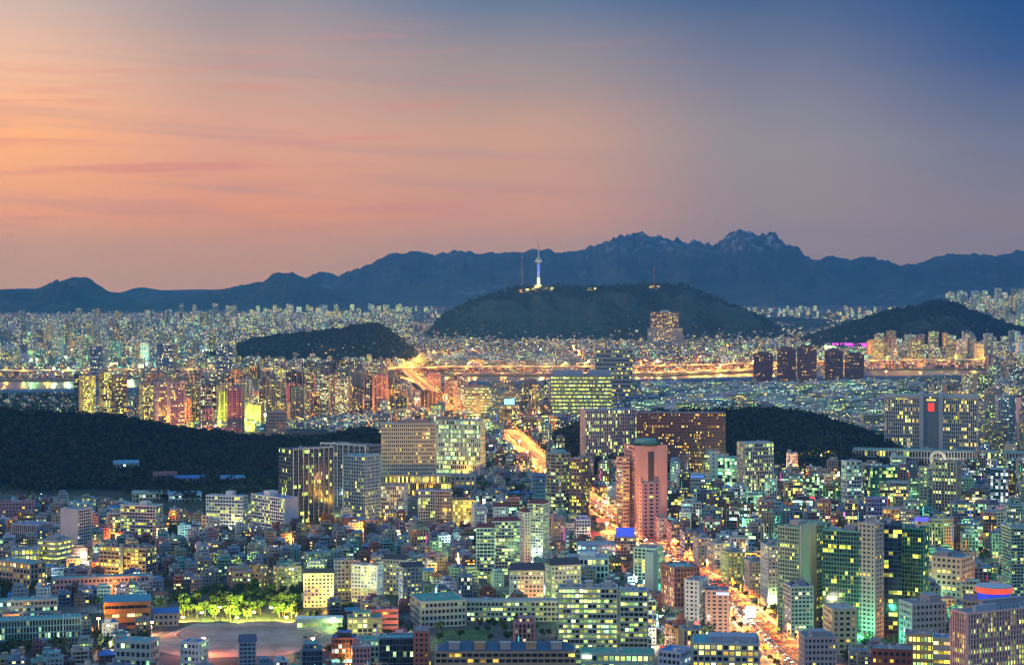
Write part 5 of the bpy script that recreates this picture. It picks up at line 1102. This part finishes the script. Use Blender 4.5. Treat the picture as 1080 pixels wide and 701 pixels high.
for px, py, gv in ((866, 484, 14), (880, 484, 13)): flood(px, py, (1, .6, .05), 300000, 'amber floodlight under the trees of the right hill, '+('left one' if px == 866 else 'right one'), h=6, gzv=gv)
for i, (px, py) in enumerate(((830, 506), (873, 498), (846, 504))): flood(px, py, SOD, 150000, 'orange lamp at the foot of the right hill, '+['leftmost','rightmost','middle'][i], h=8)
flood(490, 563, (1, .85, .2), 140000, 'yellow floodlight washing the yellow office wall', h=12); flood(455, 528, YEL, 90000, 'yellow floodlight by the beige podium'); flood(425, 527, SOD, 70000, 'orange floodlight by the beige podium')
for i, (px, py) in enumerate(((563, 500), (556, 484), (548, 472), (575, 505))): flood(px, py, (1, .42, .05), 200000, 'orange road floodlight on the curving bright road, '+['second','third','farthest','nearest'][i]+' of four', h=12)
flood(786, 654, (1, .9, .7), 45000, 'dazzling white floodlight at the boulevard shop front', h=8)
for i, (px, py, c_) in enumerate(((296, 470, SOD), (560, 560, YEL), (640, 560, (1, .5, .1)), (655, 570, (1, .25, .15)), (650, 520, YG), (700, 560, SOD))): flood(px, py, c_, 110000, ['orange floodlight beside the peach stepped building','yellow floodlight behind the white red capped towers','orange floodlight at the road bend','red floodlight at the road bend','yellow green floodlight left of the pink tower','orange floodlight at the foot of the pink tower'][i], h=9)
for i in range(150):      # bright lamps between the far buildings
    for _ in range(60):
        if i < 50: px, py = random.uniform(140, 580), random.uniform(428, 462)
        elif i < 122: px, py = random.uniform(415, 1010), random.uniform(352, 391)
        else: px, py = random.uniform(0, 240), random.uniform(360, 395)
        x, y = G(px, py); a, b = int((y-OY)/RES), int((x-OX)/RES)
        if not occ[a, b] and hills_z(x, y)[0] < 2: break
    c = random.choice([SOD, SOD, YEL, (1, .16, .04), GRN] if i < 122 else [SOD, GRN, YEL, GRN, (.15, 1, .5)]); cn = {SOD: 'sodium', YEL: 'yellow', GRN: 'greenish'}.get(c, 'red orange')
    r = flood(px, py, c, 260000 if i < 50 else 500000, 'x', h=16, n=3); r['label'] = '%s floodlight in the %s' % (cn, 'riverside tower quarter' if i < 50 else 'house quarter across the river' if i < 122 else 'left district across the river'); r['group'] = 'bright lamps between far buildings'
    LAMPS.append((r, x, y, 0))
# ------------------------------------------------------------------ illuminated signs
def billboard(px, py, w_, h_, z, c, st, label):
    x, y = G(px, py); r = O('illuminated_sign', None, loc=(x, y, 0), label=label, cat='sign')
    child('post', (MB().box(-w_*.35-.2, -w_*.35+.2, .35, .7, -.5, z+h_*.5).box(w_*.35-.2, w_*.35+.2, .35, .7, -.5, z+h_*.5), PAINT), r, (.3, .3, .3)); child('frame', (MB().box(-w_/2-.3, w_/2+.3, 0, .35, z-.3, z+h_+.3), PAINT), r, (.2, .2, .2))
    child('panel', (MB().box(-w_/2, w_/2, -.12, -.01, z, z+h_), LAMP), r, tuple(c)+(st,))
billboard(792, 656, 8, 9, 4, (1, .97, .85), .32, 'large blazing white sign on the right side of the boulevard')
billboard(857, 536, 6, 5, 9, (1, .12, .1), .15, 'small red sign in the right quarter near the boxy white office')
billboard(893, 552, 7, 5, 8, (.8, .2, 1), .25, 'small magenta sign below the white balcony tower')
billboard(700, 700, 5, 10, 3, (1, .05, .03), .1, 'tall red sign panel in front of the wide curved shop block')
billboard(735, 668, 4, 5, 5, (1, .06, .08), .1, 'small red sign right of the red brick church')
billboard(636, 556, 14, 4, 6, (1, .1, .06), .2, 'long red sign at the bend of the boulevard')
for i, (px, py, c, w_, h_) in enumerate([(158,354,(1,.7,.1),60,30),(168,366,(1,.5,1),50,22),(182,365,(.8,1,.6),40,22),(897,370,(1,.1,.9),150,20),(870,352,(.1,.9,.5),160,26),(885,352.5,(.7,1,.3),130,22),(932,350,(1,.1,.15),90,40),(120,390,(1,.9,.4),26,12),(148,392,(1,.95,.5),22,12)]):
    billboard(px, py, w_, h_, 12, c, .16, ['amber','lilac','pale green','magenta','emerald','lime','crimson','cream','pale yellow'][i]+' glowing sign wall far away '+['in the left river district','beside the amber sign wall','right of the lilac sign wall','beyond the brown riverside towers','behind the wooded rise','right of the emerald sign wall','in front of the right wooded hill','above the left bank','right of the cream sign wall'][i])
# ------------------------------------------------------------------ glitter of far lamps
n = 9000; px = RNG.uniform(-20, 1100, n); py = HY+45+RNG.random(n)**1.15*115; Yp = F*CAMZ/(py-HY); Xp = (px-540)/F*Yp
ok = (hills_z(Xp, Yp) < 3) & ~((Yp > np.array([river_near(x)-10 for x in Xp])) & (Yp < np.array([river_far(x)+20 for x in Xp])))
Xp, Yp, px, py = Xp[ok], Yp[ok], px[ok], py[ok]
xe, ye = [], []
for sp, nn in ((NAM, 34), (HR, 60), (HG, 50)):
    q = RNG.uniform(sp[2][0], sp[2][-1], nn); yy = sp[0]-sp[1]*RNG.uniform(.25, 1.0, nn)**.5*RNG.uniform(.8, 1, nn); xe += list((q-540)/F*yy); ye += list(yy)
q = RNG.uniform(420, 500, 60); yy = RNG.uniform(11500, 12900, 60); xe += list((q-540)/F*yy); ye += list(yy)
q = RNG.uniform(760, 1080, 300); yy = RNG.uniform(10200, 13500, 300); xe += list((q-540)/F*yy); ye += list(yy)
Xp, Yp = np.r_[Xp, xe], np.r_[Yp, ye]; px = 540+F*Xp/Yp; hh = RNG.uniform(7, 17, len(Xp)); gp = gz(Xp, Yp)+np.maximum(0, hills_z(Xp, Yp)); Zp = gp+hh+np.where(hills_z(Xp, Yp) > 3, 9, 0); rr = .68*Yp/4000*RNG.uniform(.6, 1.3, len(Xp))
cc = np.array([SOD, YEL, GRN, WHT, (1, .35, .12), (.6, 1, .85)]); pr = np.where(((px > 400) & (px < 1000) & (Yp > 5400))[:, None], [.34, .2, .05, .13, .23, .05], [.13, .22, .22, .25, .06, .12])
ci = np.array([RNG.choice(6, p=p/p.sum()) for p in pr]); V = []; Q = []
oct_ = np.array([(1,0,0),(0,1,0),(-1,0,0),(0,-1,0),(0,0,1),(0,0,-1)])
cub = np.array([(-1,-1,-1),(1,-1,-1),(1,1,-1),(-1,1,-1),(-1,-1,1),(1,-1,1),(1,1,1),(-1,1,1)])*.6
V = (np.stack([Xp, Yp, Zp], -1)[:, None]+cub[None]*rr[:, None, None]).reshape(-1, 3); o = (np.arange(len(Xp))*8)[:, None]
Q = np.concatenate([o+np.array(f) for f in ((0,1,5,4),(1,2,6,5),(2,3,7,6),(3,0,4,7),(4,5,6,7),(3,2,1,0))]); bc = np.tile(np.c_[cc[ci], np.ones(len(ci))], (6, 1)); bi = np.tile(np.stack([ci*0, RNG.uniform(.1, .42, len(ci)), ci*0, ci*0+1], -1), (6, 1))
Vp = np.concatenate([V, (np.stack([Xp, Yp, gp], -1)[:, None]+np.array([(-.2,-.2,0),(.2,-.2,0),(.2,.2,0),(-.2,.2,0),(-.2,-.2,1),(.2,-.2,1),(.2,.2,1),(-.2,.2,1)])[None]*np.stack([rr*0+1, rr*0+1, hh], -1)[:, None]).reshape(-1, 3)])
Q2 = Q+len(V); O('distant_street_lamps', quadmesh('distant_street_lamps', Vp, np.concatenate([Q, Q2]), DOTS, dict(bcol=np.concatenate([bc, bc]), binf=np.concatenate([bi, bi*0]))), kind='stuff', label='countless distant street lamps glittering through the city', cat='street lamps')
# ------------------------------------------------------------------ cars
def car_parts():
    b = MB(); b.poly([(-.9,-2.2),(.9,-2.2),(.92,2.1),(-.92,2.1)], .3, .85); b.faces([(-.8,-1.1,.85),(.8,-1.1,.85),(.82,1.7,.85),(-.82,1.7,.85),(-.66,-.5,1.42),(.66,-.5,1.42),(.68,1.1,1.42),(-.68,1.1,1.42)], [(4,5,6,7)])
    g = MB(); g.faces([(-.8,-1.1,.86),(.8,-1.1,.86),(.82,1.7,.86),(-.82,1.7,.86),(-.66,-.5,1.41),(.66,-.5,1.41),(.68,1.1,1.41),(-.68,1.1,1.41)], [(0,1,5,4),(1,2,6,5),(2,3,7,6),(3,0,4,7)])
    P = [('body', b.mesh('body', PAINT), 'c'), ('windows', g.mesh('windows', PAINT), (.02, .02, .03))]
    for sx in (-1, 1):
        P.append(('headlight', MB().box(sx*.62-.2, sx*.62+.2, -2.32, -2.19, .52, .76).mesh('headlight', LAMP), (1, .9, .65, 2.2)))
        P.append(('tail_light', MB().box(sx*.66-.18, sx*.66+.18, 2.11, 2.22, .55, .78).mesh('tail_light', LAMP), (1, .06, .03, 1.3)))
        for yy in (-1.35, 1.35):
            w_ = MB(); n_ = 10
            vs_ = [(sx*.9+o_, yy+.33*math.cos(q*math.tau/n_), .33+.33*math.sin(q*math.tau/n_)) for o_ in (-.1, .1) for q in range(n_)]
            w_.faces(vs_, [(q, (q+1) % n_, n_+(q+1) % n_, n_+q) for q in range(n_)]+[tuple(range(n_)), tuple(range(2*n_-1, n_-1, -1))]); P.append(('wheel', w_.mesh('wheel', PAINT), (.02, .02, .02)))
    return P
CP = car_parts(); CARS = []
CC = [('white', (.7, .7, .7)), ('silver', (.4, .42, .44)), ('black', (.02, .02, .025)), ('red', (.4, .03, .03)), ('blue', (.04, .1, .35)), ('grey', (.15, .15, .16)), ('orange', (.7, .28, .04))]
RB = resample(BLV, 1)
for ln in (-12.4, -9.1, -5.7, -2.4, 2.4, 5.7, 9.1, 12.4):
    Lp = offs(RB, ln); s_ = random.uniform(60, 80)
    while s_ < len(Lp)-3 and Lp[int(s_)][1] < 2500:
        i = int(s_); x, y = Lp[i]; T_ = Lp[i+2]-Lp[i-2]; away = ln < 0
        ang = math.atan2(T_[1], T_[0])-math.pi/2+(math.pi if away else 0)
        cn, cc_ = random.choice(CC); s_ += random.uniform(9, 34) if Lp[i][1] < 1800 else random.uniform(16, 60)
        if len(CARS) >= 290: break
        r = O('car', None, loc=(x, y, .1), rz=ang, cat='car', group='cars driving on the boulevard', label='%s car' % cn)
        for pn, me, c_ in CP: O(pn, me, r, color=cc_ if c_ == 'c' else c_)
        CARS.append((r, cn, away, x, y))
# ------------------------------------------------------------------ sports field fittings
def goal(px, py, l):
    x, y = G(px, py); g = O('goalpost', None, loc=(x, y, .1), rz=math.pi/2, label=l, cat='goal')
    child('frame', (MB().box(-3.7,-3.58,-.06,.06,0,2.44).box(3.58,3.7,-.06,.06,0,2.44).box(-3.58,3.58,-.06,.06,2.33,2.44), WHITE), g); child('back_stay', (MB().faces([(-3.66,0,2.4),(-3.6,0,2.4),(-3.6,1.6,0),(-3.66,1.6,0)], [(0,1,2,3)]).faces([(3.66,0,2.4),(3.6,0,2.4),(3.6,1.6,0),(3.66,1.6,0)], [(0,3,2,1)]), WHITE), g)
goal(186, 670, 'small white goal at the left end of the sports field'); goal(336, 668, 'small white goal at the right end of the sports field')
def oval(k): return [G(262+k*80*math.cos(a), 669+k*10.5*math.sin(a)) for a in np.linspace(0, math.tau, 60)]
for k in (.98, .9): A_ = oval(k); B_ = oval(k-.006); strip('field_markings', A_, B_, .02, .12, WHITE, kind='structure')
strip('field_track', oval(.975), oval(.905), .0, .105, m_noise('cinder', (.3, .13, .09), (.38, .18, .13), .2), kind='structure')
x, y = G(322, 676)
bs_ = O('basketball_hoop', None, loc=(x, y, .1), label='dark basketball hoop standing on the right part of the sports field', cat='basketball hoop')
child('post', (MB().box(-.12, .12, -.12, .12, 0, 3.2).box(-.12, .12, -1.2, 0, 3, 3.2), PAINT), bs_, (.1, .1, .1)); child('backboard', (MB().box(-1.4, 1.4, -1.35, -1.2, 2.7, 4.2), PAINT), bs_, (.1, .08, .08))
# ------------------------------------------------------------------ labels that single each thing out
ANC = [a for a in ANCH if a[0]]
_o = ['', 'first', 'second', 'third', 'fourth', 'fifth', 'sixth', 'seventh', 'eighth', 'ninth', 'tenth', 'eleventh', 'twelfth', 'thirteenth', 'fourteenth', 'fifteenth', 'sixteenth', 'seventeenth', 'eighteenth', 'nineteenth']
ORD = _o+[a+'tieth' if not k else a+'ty-'+_o[k] for a in ('twen', 'thir', 'for', 'fif', 'six', 'seven', 'eigh', 'nine') for k in range(10)]
def place_phrase(px, py):
    best = min(ANC, key=lambda a: math.hypot((px-a[1])/1.0, (py-a[3])*1.6))
    dx, dy = px-best[1], (py-best[3])*2
    if abs(dx) > abs(dy) or abs(dx) > best[4]+12: rel = 'left of' if dx < 0 else 'right of'
    else: rel = 'below' if dy > 0 else 'behind'
    return rel+' '+best[0]
STW = {2: 'two', 3: 'three', 4: 'four', 5: 'five', 6: 'six', 7: 'seven', 8: 'eight', 10: 'ten', 12: 'twelve'}
def number(rows):     # rows: (object, phrase, place, px)
    D = {}
    for r in rows: D.setdefault((r[1], r[2]), []).append(r)
    for (ph, pl_), L in D.items():
        L.sort(key=lambda r: r[3])
        for k, r in enumerate(L):
            if len(L) == 1: r[0]['label'] = '%s %s' % (ph, pl_)
            elif k == 0: r[0]['label'] = '%s %s, leftmost' % (ph, pl_)
            elif k == len(L)-1: r[0]['label'] = '%s %s, rightmost' % (ph, pl_)
            else: r[0]['label'] = '%s %s, %s from left' % (ph, pl_, ORD[min(k+1, 98)])
rows = []
for r, c in GEN:
    px, py = PXY(c['x'], c['y'], c['z']); kd = c['kind']; l = 'dim' if c['lit'] < .15 else 'bright' if c['lit'] > .42 else ''
    wn, rn = WNAME[c['wall']], RNAME[c['roof']]
    hgt = STW.get(c['n'], 'tall')
    ph = {'villa': '%s %s storey villa, %s roof' % (wn, hgt, rn), 'house': '%s house, %s pitched roof' % (wn, rn), 'office': '%s %s storey office, %s roof' % (wn, hgt, rn),
          'tower': '%s apartment tower %s' % (('short ' if c['n'] < 17 else 'tall ' if c['n'] > 22 else '')+wn, {'': 'half lit', 'dim': 'mostly dark', 'bright': 'brightly lit'}[l]), 'slab': '%s long apartment slab, %s roof' % (wn, rn), 'hillhouse': '%s small house, %s roof' % (wn, rn)}[kd]
    rows.append((r, ph, place_phrase(px, py), px))
number(rows)
rows = []
for r, cn, away, x, y in CARS:
    px, py = PXY(x, y); rows.append((r, '%s car %s' % (cn, 'showing red tail lights' if away else 'with lit headlights'), 'on the boulevard', -y))
D = {}
for r in rows: D.setdefault(r[1], []).append(r)
for ph, L in D.items():
    L.sort(key=lambda r: -r[3])
    for k, r in enumerate(L): r[0]['label'] = '%s on the boulevard, %s' % (ph, 'nearest of its kind' if k == 0 else '%s nearest of its kind' % ORD[k+1] if k < 97 else 'far up the road')
# street lamps, trees: ordinal along their row
D = {}
for r, x, y, z in LAMPS: D.setdefault(r['label'], []).append((r, PXY(x, y, z)))
for r, x, y in TREE_N: D.setdefault(r['label'], []).append((r, PXY(x, y)))
for lb, L in D.items():
    if len(L) < 2: continue
    rowlike = 'kerb' in lb or 'pavement' in lb
    if 'alley lamp' in lb: number([(r, lb.replace(' between low buildings', ''), place_phrase(*p), p[0]) for r, p in L]); continue
    L.sort(key=lambda q: -q[1][1] if rowlike else q[1][0])
    for k, (r, p) in enumerate(L):
        if k < 97: r['label'] = '%s, %s' % (lb, ('nearest' if k == 0 else ORD[k+1]+' nearest') if rowlike else ('leftmost' if k == 0 else ORD[k+1]+' from left'))
        else: r['label'] = lb+(', far end' if rowlike else ', right part')
for o in list(COL.objects):
    if o.parent is None and o.get('label'):
        w_ = o['label'].replace(',', ' ,').split(); ws = o['label'].split()
        if len(ws) > 16: print('LONG', o['label']); o['label'] = ' '.join(ws[:16])
# ------------------------------------------------------------------ haze
HZ = 1
if HZ:
    m = bpy.data.materials.new('air'); m.use_nodes = True; tt_ = m.node_tree; tt_.nodes.clear()
    pv = tt_.nodes.new('ShaderNodeVolumePrincipled'); pv.inputs['Density'].default_value = BETA; pv.inputs['Color'].default_value = (.12, .42, .82, 1); pv.inputs['Anisotropy'].default_value = 0
    ou = tt_.nodes.new('ShaderNodeOutputMaterial'); tt_.links.new(pv.outputs[0], ou.inputs['Volume'])
    O('haze', MB().box(-31000, 31000, -1600, HAZE_END, -40, HAZE_TOP).mesh('haze', m), kind='stuff', label='thin blue evening haze over the whole city', cat='haze')
